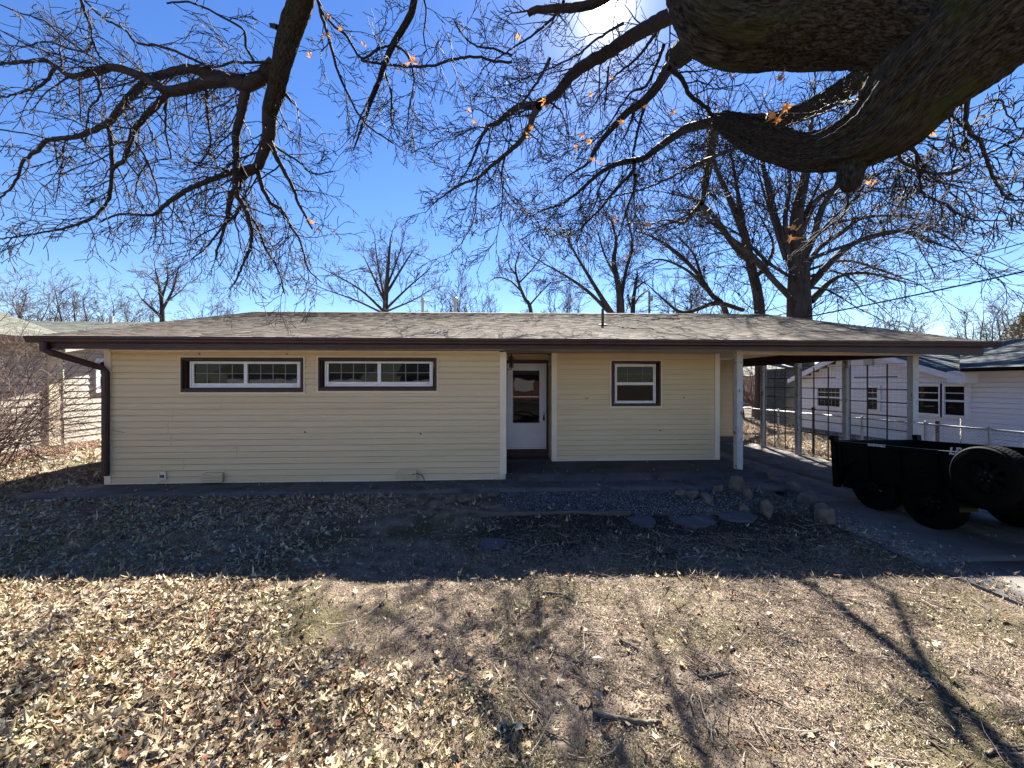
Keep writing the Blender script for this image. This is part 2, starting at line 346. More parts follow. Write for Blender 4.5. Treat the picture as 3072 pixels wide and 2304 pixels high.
def ground_z(x, y, fine=True):
    x = np.asarray(x, dtype=float); y = np.asarray(y, dtype=float)
    yard = -.02-(.095+.07*sm(.5, 4, x)-.03*sm(-.5, -4, x))*sm(6.2, 4.0, y)
    yard = yard+.04*(vnoise(x, y, 1.4, 3)-.5)*sm(5.9, 5.0, y)
    if fine: yard = yard+(.030*(vnoise(x, y, .35, 5)-.5)+.016*(vnoise(x, y, .09, 6)-.5))*sm(6.0, 5.7, y)
    z = yard+(.24+.02)*sm(-7.2, -9.6, x)
    dr = drive_z(y)-.03
    e = 4.62
    z = z+(dr-z)*sm(e-.16, e+.04, x)
    right = -.17+.02*(vnoise(x, y, .8, 4)-.5)
    z = z+(right-z)*sm(8.32, 8.45, x)
    back = -.19+.03*(vnoise(x, y, .9, 8)-.5)
    z = z+(back-z)*sm(12.3, 12.6, y)*sm(-9, -7, x)
    return z
rng = random.Random(7); NR = np.random.default_rng(11)
# ------------------------------------------------------------------ ground, driveway, paths
def axis(parts):
    a = [np.arange(p[0], p[1], p[2]) for p in parts]; return np.concatenate(a)
gx = axis([(-1200,-200,200),(-200,-40,20),(-40,-12,2),(-12,-7,.25),(-7,-4.6,.08),(-4.6,4.4,.035),(4.4,4.8,.03),(4.8,8.3,.25),(8.3,8.5,.04),(8.5,14,.25),(14,40,2),(40,200,20),(200,1201,200)])
gy = axis([(-900,-100,200),(-100,-20,10),(-20,-2,1),(-2,1.2,.2),(1.2,4.4,.035),(4.4,6.1,.05),(6.1,12.2,.25),(12.2,12.7,.1),(12.7,30,.4),(30,60,3),(60,200,20),(200,2000,200)])
X, Y = np.meshgrid(gx, gy); Z = ground_z(X, Y)
nx, ny = len(gx), len(gy); idx = np.arange(nx*ny).reshape(ny, nx)
F = np.stack([idx[:-1,:-1], idx[:-1,1:], idx[1:,1:], idx[1:,:-1]], -1).reshape(-1, 4)
g = npmesh('ground', np.stack([X, Y, Z], -1).reshape(-1, 3), F, MT['dirt'], smooth=True); tag(g, kind='structure')

def sheet(name, xs, ys, zf, mt, thick=.05):
    X, Y = np.meshgrid(xs, ys); Z = zf(X, Y); nx, ny = len(xs), len(ys); n = nx*ny
    top = np.stack([X, Y, Z], -1).reshape(-1, 3); idx = np.arange(n).reshape(ny, nx)
    F = np.stack([idx[:-1,:-1], idx[:-1,1:], idx[1:,1:], idx[1:,:-1]], -1).reshape(-1, 4)
    bot = top.copy(); bot[:,2] -= thick
    e = np.concatenate([idx[0,:], idx[1:,-1], idx[-1,-2::-1], idx[-2:0:-1,0]]); en = np.roll(e, -1)
    F2 = np.stack([e, e+n, en+n, en], -1)
    return npmesh(name, np.concatenate([top, bot]), np.concatenate([F, F2]), mt)
for i, (y0, y1) in enumerate([(-9,-4.2),(-4.188,-.2),(-.188,3.9),(3.912,6.0),(6.012,8.9),(8.912,12.3)]):
    for j, (x0, x1) in enumerate([(4.64, 6.45), (6.462, 8.30)]):
        d = sheet('driveway', np.linspace(x0, x1, 5), np.linspace(y0, y1, 14), lambda X, Y: drive_z(Y)+.004*vnoise(X, Y, 2, 2), MT['conc']); tag(d, kind='structure')
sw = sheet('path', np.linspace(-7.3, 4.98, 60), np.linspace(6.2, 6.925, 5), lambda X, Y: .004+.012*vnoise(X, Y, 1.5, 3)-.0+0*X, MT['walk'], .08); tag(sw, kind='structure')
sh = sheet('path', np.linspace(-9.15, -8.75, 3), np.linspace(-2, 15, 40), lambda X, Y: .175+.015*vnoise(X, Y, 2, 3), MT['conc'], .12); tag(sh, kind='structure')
rd = sheet('road', np.linspace(-60, 60, 8), np.linspace(-17, -9.2, 4), lambda X, Y: -.10+0*X, MT['asphalt'], .05); tag(rd, kind='structure')

# ------------------------------------------------------------------ the house
YW, YK, YD, YE = 6.93, 7.97, 8.6, 6.38           # bedroom wall, kitchen wall, door wall, eave
XL, XC, XR = -6.60, .23, 8.74
house = empty('house', (0, YW, 0))
tag(house, 'single storey cream clapboard house with brown gutters and carport', 'house')
Z0 = .03
def px_rect(y, l, t, r, b):                       # photo rectangle on a wall plane y
    a = aty(l, t, y); c = aty(r, b, y); x0, x1 = a[0], c[0]
    ct = aty((l+r)/2, t, y)[2]; cb = aty((l+r)/2, b, y)[2]
    return x0, x1, cb, ct
wins = [px_rect(YW, 547, 1073, 911, 1176), px_rect(YW, 957, 1073, 1310, 1172), px_rect(YK, 1834, 1083, 1980, 1218)]
# walls
bw = M(); siding(bw, (0,YW,0), (1,0,0), (0,-1,0), XL+.05, XC-.10, Z0, 2.30, [(a-.0, b+.0, c, d) for a, b, c, d in wins[:2]])
bw.box(XL+.05, XC-.1, YW+.02, YW+.03, Z0-.02, 2.3) if False else None
wall = bw.build('front_wall', MT['siding'], house)
kw = M(); KZ = .115
siding(kw, (0,YK,0), (1,0,0), (0,-1,0), 1.25+.08, 4.81-.08, KZ+.02, 2.37, [wins[2]])
kw.build('kitchen_wall', MT['siding'], house)
sm_ = M()
for k in range(2, 21, 2):
    for xx in ([XL+rng.uniform(.9, 3.2), XL+rng.uniform(3.4, 6.2)] if k > 4 or rng.random() < .6 else [XL+rng.uniform(3.5, 6.2)]):
        if any(a-.05 < xx < b+.05 and c < Z0+.1057*(k+2) and d > Z0+.1057*k for a, b, c, d in wins[:2]): continue
        for j in (0, 1): zz = Z0+.1057*(k+j); sm_.prism([(xx,YW-.0155,zz+.001),(xx+.030,YW-.0150,zz+.001),(xx+.030,YW-.0035,zz+.092),(xx,YW-.0040,zz+.092)], (0,-.0022,0))
for k in range(3, 20, 4):
    xx = rng.uniform(1.8, 4.2); zz = KZ+.02+.1057*k
    if not (wins[2][0]-.05 < xx < wins[2][1]+.05 and wins[2][2] < zz+.1 and wins[2][3] > zz): sm_.prism([(xx,YK-.0155,zz+.001),(xx+.030,YK-.0150,zz+.001),(xx+.030,YK-.0035,zz+.092),(xx,YK-.0040,zz+.092)], (0,-.0022,0))
so_ = sm_.build('lap_joint', MT['siding'], house); so_['kind'] = 'stuff'
rw = M(); DX0, DX1 = .27, 1.25
siding(rw, (0,YD,0), (1,0,0), (0,-1,0), XC, 1.25, 2.19, 2.39)
siding(rw, (1.25,0,0), (0,1,0), (-1,0,0), YK+.05, YD, KZ, 2.37)
siding(rw, (XC,0,0), (0,1,0), (1,0,0), YW+.05, YD, KZ, 2.37)
rw.build('entry_wall', MT['siding'], house)
sw_ = M(); siding(sw_, (XL,0,0), (0,1,0), (-1,0,0), YW+.05, 16.4, Z0, 2.4)
siding(sw_, (4.81,0,0), (0,1,0), (1,0,0), YK+.08, 12.2, Z0, 2.5)
sw_.box(XL+.03, 4.8, 16.4, 16.5, 0, 2.4)
for (z, y0) in ((2.4, 7.4),):                     # gable end boards on the left
    siding(sw_, (XL,0,0), (0,1,0), (-1,0,0), 7.0, 16.4, 2.4, 3.75, clip=lambda a, b: (max(7.0, 6.9+(b-2.4)*3.45), min(16.4, 16.9-(b-2.4)*3.45)))
sw_.build('side_wall', MT['siding'], house)
stw = M(); siding(stw, (0,12.2,0), (1,0,0), (0,-1,0), 4.82, 7.86, .0, 2.52)
stw.box(7.86, 7.93, 12.17, 14.6, -.15, 2.52); stw.build('storage_wall', MT['siding'], house)
fd = M(); fd.box(4.82, 7.9, 12.19, 14.6, -.25, -.0); fd.box(XL+.05, 4.79, YW+.03, 16.38, -.3, Z0-.001); fd.box(XC+.01, 4.78, YK+.03, YK+.2, -.1, KZ+.0)
fd.build('foundation', MT['found'], house)
def corner(x, y, z0, z1, fx, fy, w=.085):         # L-shaped corner post
    c_ = M(); c_.prism([(x+(-.02 if fx > 0 else .02),y-.022,z0),(x+fx*w,y-.022,z0),(x+fx*w,y-.002,z0),(x,y-.002,z0),(x,y+.085,z0),(x+(-.02 if fx > 0 else .02),y+.085,z0)], (0,0,z1-z0))
    c_.build('corner_trim', MT['trim'], house)
corner(XL, YW, -.02, 2.3, 1, 1); corner(XC, YW, -.0, 2.3, -1, 1, .10); corner(1.25, YK, KZ, 2.37, 1, 1, .085); corner(4.81, YK, KZ, 2.37, -1, 1, .085)
st = M(); st.box(XL+.05, XC-.1, YW-.018, YW-.001, Z0-.035, Z0); st.box(1.33, 4.73, YK-.018, YK-.001, KZ-.0, KZ+.02)
st.box(XL+.08, XC-.1, YW-.02, YW-.001, 2.285, 2.315); st.build('starter_strip', MT['trim'], house)

# windows: brown casing, cream surround, white sash, dark glass, muntins
def slider(rect, wpx, panes):
    x0, x1, z0, z1 = rect; y = YW
    cs = M(); cs.ring(y-.045, x0, x1, z0, z1, (.030,.030,.055,.045), .16)
    cs.ring(y+.012, x0+.030, x1-.030, z0+.055, z1-.045, .02, .10)
    win = cs.build('window', MT['wood_brown'], house, bevel=.003)
    sr = M(); sr.ring(y-.022, x0-.030, x1+.030, z0-.034, z1+.022, .028, .02); sr.build('surround', MT['trim'], win)
    a0, a1, b0, b1 = px_rect(y+.06, *wpx); f = M()
    f.ring(y+.045, a0, a1, b0, b1, (.03,.03,.05,.025), .06)
    f.ring(y+.055, a0+.03, a1-.03, b0+.05, b1-.025, (.03,.03,.045,.02), .05)
    xm = (a0+a1)/2; f.box(xm-.03, xm+.03, y+.05, y+.10, b0+.09, b1-.04)
    f.build('sash', MT['white'], win, bevel=.003)
    for xx in (a0+.10, a1-.10): lt = M(); lt.box(xx-.025, xx+.025, y+.038, y+.046, b0+.055, b0+.068); lt.build('latch', MT['pvc'], win)
    gz0, gz1 = b0+.095, b1-.045
    for (g0, g1) in ((a0+.06, xm-.03), (xm+.03, a1-.06)):
        gm = M(); gm.box(g0, g1, y+.082, y+.088, gz0, gz1); pn = gm.build('pane', MT['glass'], win)
        mu = M(); zm = (gz0+gz1)/2
        for k in (1, 2, 3): xx = g0+(g1-g0)*k/4; mu.box(xx-.008, xx+.008, y+.077, y+.0825, gz0, gz1)
        mu.box(g0, g1, y+.0775, y+.0823, zm-.007, zm+.007); mu.build('muntin', MT['muntin'], win)
    return win
slider(wins[0], (571, 1084, 902, 1166), None)
slider(wins[1], (975, 1082.6, 1299, 1161.6), None)
x0, x1, z0, z1 = wins[2]; cs = M(); cs.ring(YK-.045, x0, x1, z0, z1, (.04,.04,.05,.045), .17); win = cs.build('window', MT['wood_brown'], house, bevel=.003)
sr = M(); sr.ring(YK-.022, x0-.035, x1+.035, z0-.035, z1+.025, .032, .02); sr.build('surround', MT['trim'], win)
a0, a1, b0, b1 = px_rect(YK+.06, 1843.5, 1092.6, 1966.7, 1209.7); f = M(); f.ring(YK+.04, a0, a1, b0, b1, .03, .08); f.ring(YK+.052, a0+.03, a1-.03, b0+.03, b1-.03, .022, .05)
zm = (b0+b1)/2+.0; f.box(a0+.05, a1-.05, YK+.045, YK+.10, zm-.03, zm+.03); f.build('sash', MT['white'], win, bevel=.003)
for (c0, c1) in ((b0+.052, zm-.03), (zm+.03, b1-.052)):
    gm = M(); gm.box(a0+.052, a1-.052, YK+.082, YK+.088, c0, c1); gm.build('pane', MT['glass'], win)
mu = M(); mu.box(a0+.28, a0+.29, YK+.077, YK+.082, zm+.03, b1-.052); mu.box(a0+.60, a0+.61, YK+.077, YK+.082, zm+.03, b1-.052); mu.box(a0+.052, a1-.052, YK+.0775, YK+.0815, (zm+b1)/2-.004, (zm+b1)/2+.004)
mu.build('muntin', MT['muntin'], win)

# front door in its recess
dx0, dx1, dz0, dz1 = px_rect(YD-.03, 1520.7, 1090.7, 1638.5, 1346.6)
fr = M(); fr.box(XC+.002, dx0, YD-.10, YD, .11, dz1+.075); fr.box(dx1, 1.235, YD-.10, YD, .11, dz1+.075); fr.box(dx0, dx1, YD-.10, YD, dz1, dz1+.075)
fr.box(dx0-.0, dx1, YD-.12, YD, .11, dz0); fr.build('door_frame', MT['wood_brown'], house, bevel=.003)
dm = M(); y = YD-.06
gx0, gx1, gz0, gz1 = px_rect(YD-.06, 1539, 1112, 1618, 1268.5)
dm.box(dx0, gx0, y, y+.035, dz0, dz1); dm.box(gx1, dx1, y, y+.035, dz0, dz1); dm.box(gx0, gx1, y, y+.035, dz0, gz0); dm.box(gx0, gx1, y, y+.035, gz1, dz1)
dr = dm.build('front_door', MT['door'], house, bevel=.003)
em = M(); em.ring(y-.006, gx0-.012, gx1+.012, gz0-.012, gz1+.012, .012, .008); zmid = gz0+(gz1-gz0)*.5; em.box(gx0, gx1, y-.008, y+.006, zmid-.012, zmid+.012); em.box(dx0+.012, dx1-.012, y-.004, y, dz0+.03, dz0+.04)
em.build('pane_trim', MT['galv'], dr)
for (c0, c1) in ((gz0, zmid-.012), (zmid+.012, gz1)):
    gm = M(); gm.box(gx0, gx1, y+.012, y+.018, c0, c1); gm.build('pane', MT['glass'], dr)
hd = M(); hx = dx1-.058; hz = aty(1632, 1252, y)[2]
hd.box(hx-.018, hx+.018, y-.012, y, hz-.075, hz+.05); hd.tube([(hx, y-.01, hz+.12),(hx, y-.045, hz+.10),(hx, y-.05, hz-.0),(hx, y-.03, hz-.04)], .008, 8); hd.lathe((hx, y-.012, hz-.03), (0,-1,0), [(0,.03),(.012,.028),(.02,.012),(.02,0)], 16)
hd.build('handle', MT['iron'], dr, smooth=False)

# porch slab, step
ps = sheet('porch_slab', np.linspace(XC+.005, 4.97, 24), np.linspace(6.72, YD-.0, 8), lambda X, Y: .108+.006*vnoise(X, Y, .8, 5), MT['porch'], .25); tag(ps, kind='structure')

# roof
RY, RZL, RZR, EZ = 11.9, 3.866, 3.935, 2.484
roof = shingles(M(), (-7.14,6.35,EZ-.01), (8.76,6.35,EZ-.01), (8.76,RY,RZR), (-7.14,RY,RZL), 42, rng)
roof.prism([(-7.14,6.36,EZ-.02),(8.76,6.36,EZ-.02),(8.76,RY,RZR-.012),(-7.14,RY,RZL-.012)], (0,0,-.05))
roof.prism([(-7.14,RY,RZL-.012),(8.76,RY,RZR-.012),(8.76,17.4,2.5),(-7.14,17.4,2.45)], (0,0,-.05))
for i in range(60):
    a = -7.14+15.9*i/60; z = lambda x: RZL+(RZR-RZL)*(x+7.14)/15.9
    roof.prism([(a,RY-.13,z(a)-.026),(a+.27,RY-.13,z(a+.27)-.026),(a+.27,RY,z(a)+.012),(a,RY,z(a)+.016)], (0,0,.006))
roofo = roof.build('roof', MT['shingle'], house)
# fascia with a slight sag, gutter, drip edge
fb = [(-7.05,2.280),(-4,2.290),(-1,2.305),(2,2.312),(4,2.318),(6,2.285),(8.68,2.228)]
fm = M()
for (xa, za), (xb, zb) in zip(fb, fb[1:]):
    fm.add([(xa,6.385,za),(xb,6.385,zb),(xb,6.385,2.40),(xa,6.385,2.40),(xa,6.42,za),(xb,6.42,zb),(xb,6.42,2.40),(xa,6.42,2.40)], [(0,1,2,3),(4,7,6,5),(0,4,5,1)])
fm.box(-7.05,8.68,6.385,6.42,2.40,2.45); fm.box(-7.09,-7.055,6.385,17.3,2.28,2.42) if False else None
fm.prism([(-7.07,6.386,2.28),(-7.07,6.386,2.45),(-7.07,RY,RZL-.06),(-7.07,RY,RZL-.22)], (.03,0,0))
fm.prism([(8.66,6.386,2.23),(8.66,6.386,2.45),(8.66,RY,RZR-.06),(8.66,RY,RZR-.22)], (.03,0,0))
fm.build('fascia', MT['brown'], roofo)
gm = M()                                           # K-style gutter
prof = [(6.383,2.468),(6.383,2.375),(6.33,2.372),(6.305,2.39),(6.300,2.42),(6.282,2.435),(6.278,2.474),(6.286,2.474),(6.29,2.44),(6.308,2.425),(6.312,2.395),(6.335,2.38),(6.378,2.38),(6.378,2.468)]
def gut(m, xa, xb, pr, dz=0):
    n = len(pr); v = [(xa,a,b) for a, b in pr]+[(xb,a,b+dz) for a, b in pr]
    m.add(v, [(i,(i+1)%n,n+(i+1)%n,n+i) for i in range(n)])
for xa, xb in ((-7.2,-4.1),(-4.1,-1.0),(-1.0,2.1),(2.1,5.2),(5.2,8.9)): gut(gm, xa, xb-.002, prof)
gm.prism([(-7.2,a,b) for a, b in prof[:7]], (-.003,0,0)); gm.prism([(8.9,a,b) for a, b in prof[:7]], (.003,0,0))
gm.build('gutter', MT['brown'], roofo)
db = M(); db.prism([(-7.12,6.335,2.474),(8.74,6.335,2.474),(8.74,6.40,2.486),(-7.12,6.40,2.486)], (0,0,.006)); db.build('drip_edge', MT['white'], roofo)
# soffit, ceilings
so = M()
so.prism([(-7.05,6.42,2.318),(XC,6.42,2.318),(XC,6.95,2.325),(-7.05,6.95,2.325)], (0,0,.01))
n = 44
for i in range(n):                                 # vented boards of the porch ceiling
    a = XC+(4.9-XC)*i/n; b = XC+(4.9-XC)*(i+1)/n-.006
    so.prism([(a,6.42,2.325),(b,6.42,2.325),(b,YD,2.40),(a,YD,2.40)], (0,0,.012))
so.prism([(XC,6.42,2.34),(4.9,6.42,2.34),(4.9,YD,2.415),(XC,YD,2.415)], (0,0,.01))
so.prism([(4.9,6.42,2.33),(8.66,6.42,2.33),(8.66,7.02,2.335),(4.9,7.02,2.335)], (0,0,.01))
so.prism([(-7.05,6.95,2.33),(XL,6.95,2.33),(XL,16.9,2.33),(-7.05,16.9,2.33)], (0,0,.01))
so.build('soffit', MT['soffit'], roofo)
cc = M()
for i in range(12): cc.box(4.82+3.3*i/12, 4.82+3.3*(i+1)/12-.004, 7.16, 12.19, 2.52, 2.53)
cc.box(4.82, 8.14, 7.16, 12.19, 2.531, 2.54); cc.build('carport_ceiling', MT['soffit'], house)
hb = M(); hb.box(4.60, 8.30, 7.02, 7.15, 2.275, 2.53); hb.build('front_beam', MT['soffit'], house, bevel=.004)
sb = M(); sb.box(8.14, 8.28, 7.16, 14.2, 2.27, 2.53); sb.build('side_beam', MT['shaded_wood'], house, bevel=.004)
# posts
def post(x, y, z0, z1, w=.115):
    p = M(); p.box(x-w/2, x+w/2, y-w/2, y+w/2, z0, z1); return p
p = post(4.66, 7.08, .10, 2.275).build('post', MT['peel'], house, bevel=.005); tag(p, 'white peeling post on the porch corner')
for yy in (7.12, 8.53, 9.94, 11.28): post(8.21, yy, -.20, 2.27).build('post', MT['peel'], house, bevel=.005)
# downspout
ds = M(); a = W(192, 1040, 6.0); x0d = -6.95
pth = [(x0d,6.33,2.38),(x0d,6.33,2.27),(x0d+.05,6.38,2.22),(-6.575,6.83,2.00),(-6.555,6.865,1.93),(-6.555,6.865,1.2),(-6.555,6.865,.17)]
for p_, q_ in zip(pth, pth[1:]): ds.beam(p_, q_, .10, .075, (0,1,0) if abs(p_[2]-q_[2]) > .3 else (0,0,1))
ds2 = M(); ds2.tube(pth, .052, 10); ds2.build('downspout', MT['brown'], roofo)
def roof_stick(px, py, ln, ang, label, r=.008, seed=1):
    R_ = np.random.default_rng(seed); d0 = ray(px, py); sl = (RZR-EZ)/(RY-6.35); t = (EZ-6.35*sl-EYE)/(d0[2]-sl*d0[1]); p = Vector(d0)*t; p.z += EYE+.02
    m = M(); 
    def go(p, a, L_, r_, lv):
        P = [p]; 
        for k in range(5): a += R_.normal(0,.25); q = P[-1]+Vector((math.cos(a), math.sin(a), math.sin(a)*sl))*L_/5; q.z += R_.uniform(-.002,.006); P.append(q)
        m.tube(P, [max(r_*(1-.12*k), .0025) for k in range(6)], 6)
        if lv: [go(P[R_.integers(1,5)], a+R_.choice([-1,1])*R_.uniform(.4,.9), L_*.5, r_*.6, lv-1) for _ in range(2)]
    go(p, ang, ln, r, 2); o = m.build('roof_twig', MT['pvc'] if seed == 1 else MT['timber'], None); tag(o, label, 'stick', 'sticks caught on the roof')
RY, RZL, RZR, EZ = 11.9, 3.866, 3.935, 2.484
roof_stick(1235, 1008, .62, .15, 'pale forked twig caught at the gutter above the second long window', .011, 1)
roof_stick(1540, 966, .7, .1, 'dark curved twig lying on the middle of the roof slope', .010, 2)
roof_stick(1955, 960, .9, -.05, 'long dark twig lying near the ridge right of the roof pipe', .010, 3)
roof_stick(1960, 990, .7, 3.0, 'dark twig low on the roof slope right of the roof pipe', .011, 4)
roof_stick(2330, 1008, .3, .4, 'short twig sticking out of the gutter above the carport', .008, 5)
# pipes through the roof
def rz(y): return EZ+(RZR-EZ)*(y-6.35)/(RY-6.35)
def pipe(px, ytop, Y, r, cap=None):
    t = W(px, ytop, Y); m = M(); m.lathe((t[0], t[1], 2.6), (0,0,1), [(0,r),(t[2]-2.6,r),(t[2]-2.6,0)], 16)
    if cap == 'cone': m.lathe((t[0],t[1],t[2]-.13), (0,0,1), [(0,r*1.4),(.05,r*1.5),(.12,r*.7),(.16,0)], 16)
    if cap == 'mush': m.lathe((t[0],t[1],t[2]-.12), (0,0,1), [(-.06,r*1.25),(0,r*1.3),(.0,r*2.0),(.06,r*2.0),(.11,r*.9),(.13,0)], 20)
    return m
vp = pipe(1268, 893, 12.6, .048, 'cone').build('vent_pipe', MT['pvc'], roofo); vp['label'] = 'thin pale vent pipe with pointed cap'
vp = pipe(1365, 890, 12.6, .055, 'mush').build('vent_pipe', MT['pvc'], roofo); vp['label'] = 'pale flue pipe with round cap'
t = W(1808, 926, 8.6); m = M(); m.lathe((t[0], t[1], 2.7), (0,0,1), [(0,.03),(t[2]-2.7,.03),(t[2]-2.7,0)], 12); m.lathe((t[0], t[1], rz(t[1])-.01), (0,0,1), [(0,.12),(.03,.06),(.06,.035)], 12)
vp = m.build('vent_pipe', MT['iron'], roofo); vp['label'] = 'thin dark vent pipe on the front roof slope'
# crawl-space vents, outlet, cable
def fvent(px, py, nm='floor_vent'):
    c = aty(px, py, YW-.03); m = M(); m.box(c[0]-.15, c[0]+.15, YW-.055, YW-.014, c[2]-.08, c[2]+.08)
    for i in range(3): m.prism([(c[0]-.17,YW-.056,c[2]-.03+.05*i),(c[0]-.17,YW-.10,c[2]-.072+.05*i),(c[0]-.17,YW-.10,c[2]-.080+.05*i),(c[0]-.17,YW-.056,c[2]-.040+.05*i)], (.34,0,0))
    m.box(c[0]-.17, c[0]+.17, YW-.06, YW-.055, c[2]-.09, c[2]-.08)
    return m.build(nm, MT['siding'], house, bevel=.002)
fvent(642, 1431); fv = fvent(1222, 1423)
c = aty(1248, 1433, YW-.03); m = M(); m.tube([(c[0]-.09+0.0, YW-.05, c[2]-.0),(c[0]-.06,YW-.07,c[2]+.06),(c[0]+.02,YW-.075,c[2]+.085),(c[0]+.11,YW-.07,c[2]+.05),(c[0]+.15,YW-.06,c[2]-.03),(c[0]+.14,YW-.05,c[2]-.10)], .007, 8)
m.tube([(c[0]+.02,YW-.04,c[2]-.1),(c[0]+.05,YW-.06,c[2]-.04),(c[0]+.07,YW-.05,c[2]-.1)], .006, 6); m.build('cable_loop', MT['wire'], house)
c = aty(487, 1427, YW-.03); m = M(); m.ring(YW-.045, c[0]-.06, c[0]+.06, c[2]-.075, c[2]+.075, .014, .03); m.box(c[0]-.05, c[0]+.05, YW-.03, YW-.014, c[2]-.06, c[2]+.06)
ob = m.build('outlet_box', MT['trim'], house); m = M(); m.box(c[0]-.03, c[0]+.03, YW-.042, YW-.03, c[2]-.035, c[2]+.012); m.build('outlet', MT['iron'], ob)
# small holes and dents in the siding
for (px, py, yy) in ((600,1062,YW),(862,1062,YW),(916,1296,YW),(1262,1301,YW),(2051,1192,YK),(1760,1195,YK),(1980,1291,YK)):
    c = aty(px, py, yy); hm = M(); hm.lathe((c[0], yy-.015, c[2]), (0,-1,0), [(0,.016),(.006,.012),(.006,0)], 8); hm.build('screw_cap', MT['iron'], house)

# lantern by the door
l = aty(1533, 1085, 7.3); lt = empty('wall_lantern', (XC+.03, 7.35, l[2])); tag(lt, 'small ornate bronze wall lantern beside the front door recess', 'lantern')
m = M(); lx = XC+.13; lz = l[2]
m.lathe((XC+.024,7.35,lz-.08), (1,0,0), [(0,.05),(.015,.045),(.02,0)], 14); m.tube([(XC+.03,7.35,lz-.08),(XC+.07,7.35,lz-.16),(lx,7.35,lz-.14),(lx,7.35,lz-.1)], .009, 8)
m.tube([(XC+.03,7.35,lz-.08),(XC+.05,7.35,lz-.22),(XC+.035,7.35,lz-.30)], [.008,.008,.004], 8); m.build('bracket', MT['bronze'], lt)
m = M()
for k in range(6):
    a = k*math.pi/3; m.tube([(lx+.035*math.cos(a),7.35+.035*math.sin(a),lz-.10),(lx+.055*math.cos(a),7.35+.055*math.sin(a),lz+.06)], .006, 6)
m.lathe((lx,7.35,lz-.11), (0,0,1), [(0,.0),(.0,.04),(.015,.045),(.02,0)], 12); m.lathe((lx,7.35,lz+.05), (0,0,1), [(0,.06),(.02,.065),(.06,.02),(.08,.012),(.09,.018),(.10,0)], 12)
m.build('cage', MT['bronze'], lt); m = M(); m.lathe((lx,7.35,lz-.09), (0,0,1), [(0,.025),(.14,.042)], 12); m.build('lamp_glass', MT['glass'], lt)

# ------------------------------------------------------------------ metal lattice panels between the carport posts
for i, (ya, yb) in enumerate(((7.19, 8.46), (8.60, 9.87), (10.01, 11.21))):
    e = empty('lattice_panel', (8.22, (ya+yb)/2, -.15))
    tag(e, ['rusty lattice panel nearest the trailer, between the two front carport posts','middle rusty lattice panel between second and third carport posts','farthest rusty lattice panel beside the rearmost carport post'][i], 'lattice panel', 'metal lattice panels along the carport')
    x = 8.215; fr = M(); r = .014
    fr.tube([(x,ya+.02,-.12),(x,ya+.02,2.14),(x,yb-.02,2.14),(x,yb-.02,-.12),(x,ya+.02,-.12)], r*.75, 6); fr.build('frame', MT['iron'], e)
    b = M()
    for k, z in enumerate((1.87,1.61,1.34,1.06,.78,.46)): b.beam((x,ya+(.22 if k == 0 else .02),z),(x,yb-(.12 if k == 0 else .02),z), .013, .022)
    b.build('rail', MT['iron'], e)
    for q in (1/3, 2/3):
        b = M(); yy = ya+(yb-ya)*q; b.beam((x+.003,yy,-.12),(x+.003,yy,2.14), .016, .022); b.build('bar', MT['iron'], e)
    if i < 2:
        b = M()
        k = ya+.05
        while k < yb-.02: b.tube([(x+.02,k,-.1),(x+.02+.004*math.sin(k*9),k+.01*math.sin(k*7),1),(x+.02,k,2.12)], .0018, 3, False); k += .10
        z = -.05
        while z < 2.12: b.tube([(x+.02,ya+.02,z),(x+.025,(ya+yb)/2,z-.01),(x+.02,yb-.02,z)], .0018, 3, False); z += .10
        b.build('wire_mesh', MT['galv'], e)
    else:
        b = M(); b.tube([(x-.02,ya+.55,.5),(x-.03,ya+.6,.2),(x-.02,ya+.75,.0),(x-.02,ya+.5,-.1),(x-.02,ya+.2,-.06)], .008, 6); b.build('dry_vine', MT['iron'], e)

# ------------------------------------------------------------------ dump trailer (parked, tongue towards the road)
TX, TY, TZ = 5.76, 5.0, drive_z(5.0)
tr = empty('trailer', (TX, TY, TZ)); tag(tr, 'black utility dump trailer with a spare tyre parked in the driveway', 'trailer')
def T(pts, a=rad(-4.0), c=(5.2, .25)):            # the bed rides nose up
    o = []
    for x, y, z in pts:
        dy, dz = y-c[0], z-c[1]; o.append((x, c[0]+dy*math.cos(a)-dz*math.sin(a), c[1]+dy*math.sin(a)+dz*math.cos(a)))
    return o
def tm(m): m.v = T(m.v); return m
W0, W1, F0, F1 = TX, 7.22, 2.1, 6.12
m = M(); m.box(W0, W0+.012, F0, F1, .27, .80); m.box(W1-.012, W1, F0, F1, .27, .80); m.box(W0+.012, W1-.012, F0, F1, .27, .30); m.box(W0+.012, W1-.012, F0, F0+.015, .30, .80)
bed = tm(m).build('bed', MT['tblack'], tr)
m = M(); m.box(W0-.03, W0+.03, F0, F1, .80, .842); m.box(W1-.03, W1+.03, F0, F1, .80, .842); m.box(W0+.03, W1-.03, F0, F0+.05, .80, .842)
tm(m).build('top_rail', MT['tblack'], bed, bevel=.004)
m = M()
for k in range(9): yy = F0+.25+k*.46; m.box(W0-.025, W0, yy, yy+.05, .27, .80) if k not in (3,) else None; m.box(W1, W1+.025, yy, yy+.05, .27, .80)
m.box(W0-.03, W0, F0, F1, .27, .31); tm(m).build('rib', MT['tblack'], bed)
m = M(); m.box(W0-.02, W1+.02, F1+.02, F1+.05, .12, .85); m.box(W0-.045, W0+.035, F1, F1+.08, .08, .93); m.box(W1-.035, W1+.045, F1, F1+.08, .08, .93)
for k in range(4): m.box(W0+.2+k*.3, W0+.25+k*.3, F1+.05, F1+.08, .14, .83)
m.lathe((W0-.05,F1+.04,.88), (-1,0,0), [(0,.03),(.03,.03),(.03,0)], 12); tm(m).build('tailgate', MT['tblack'], tr, bevel=.004)
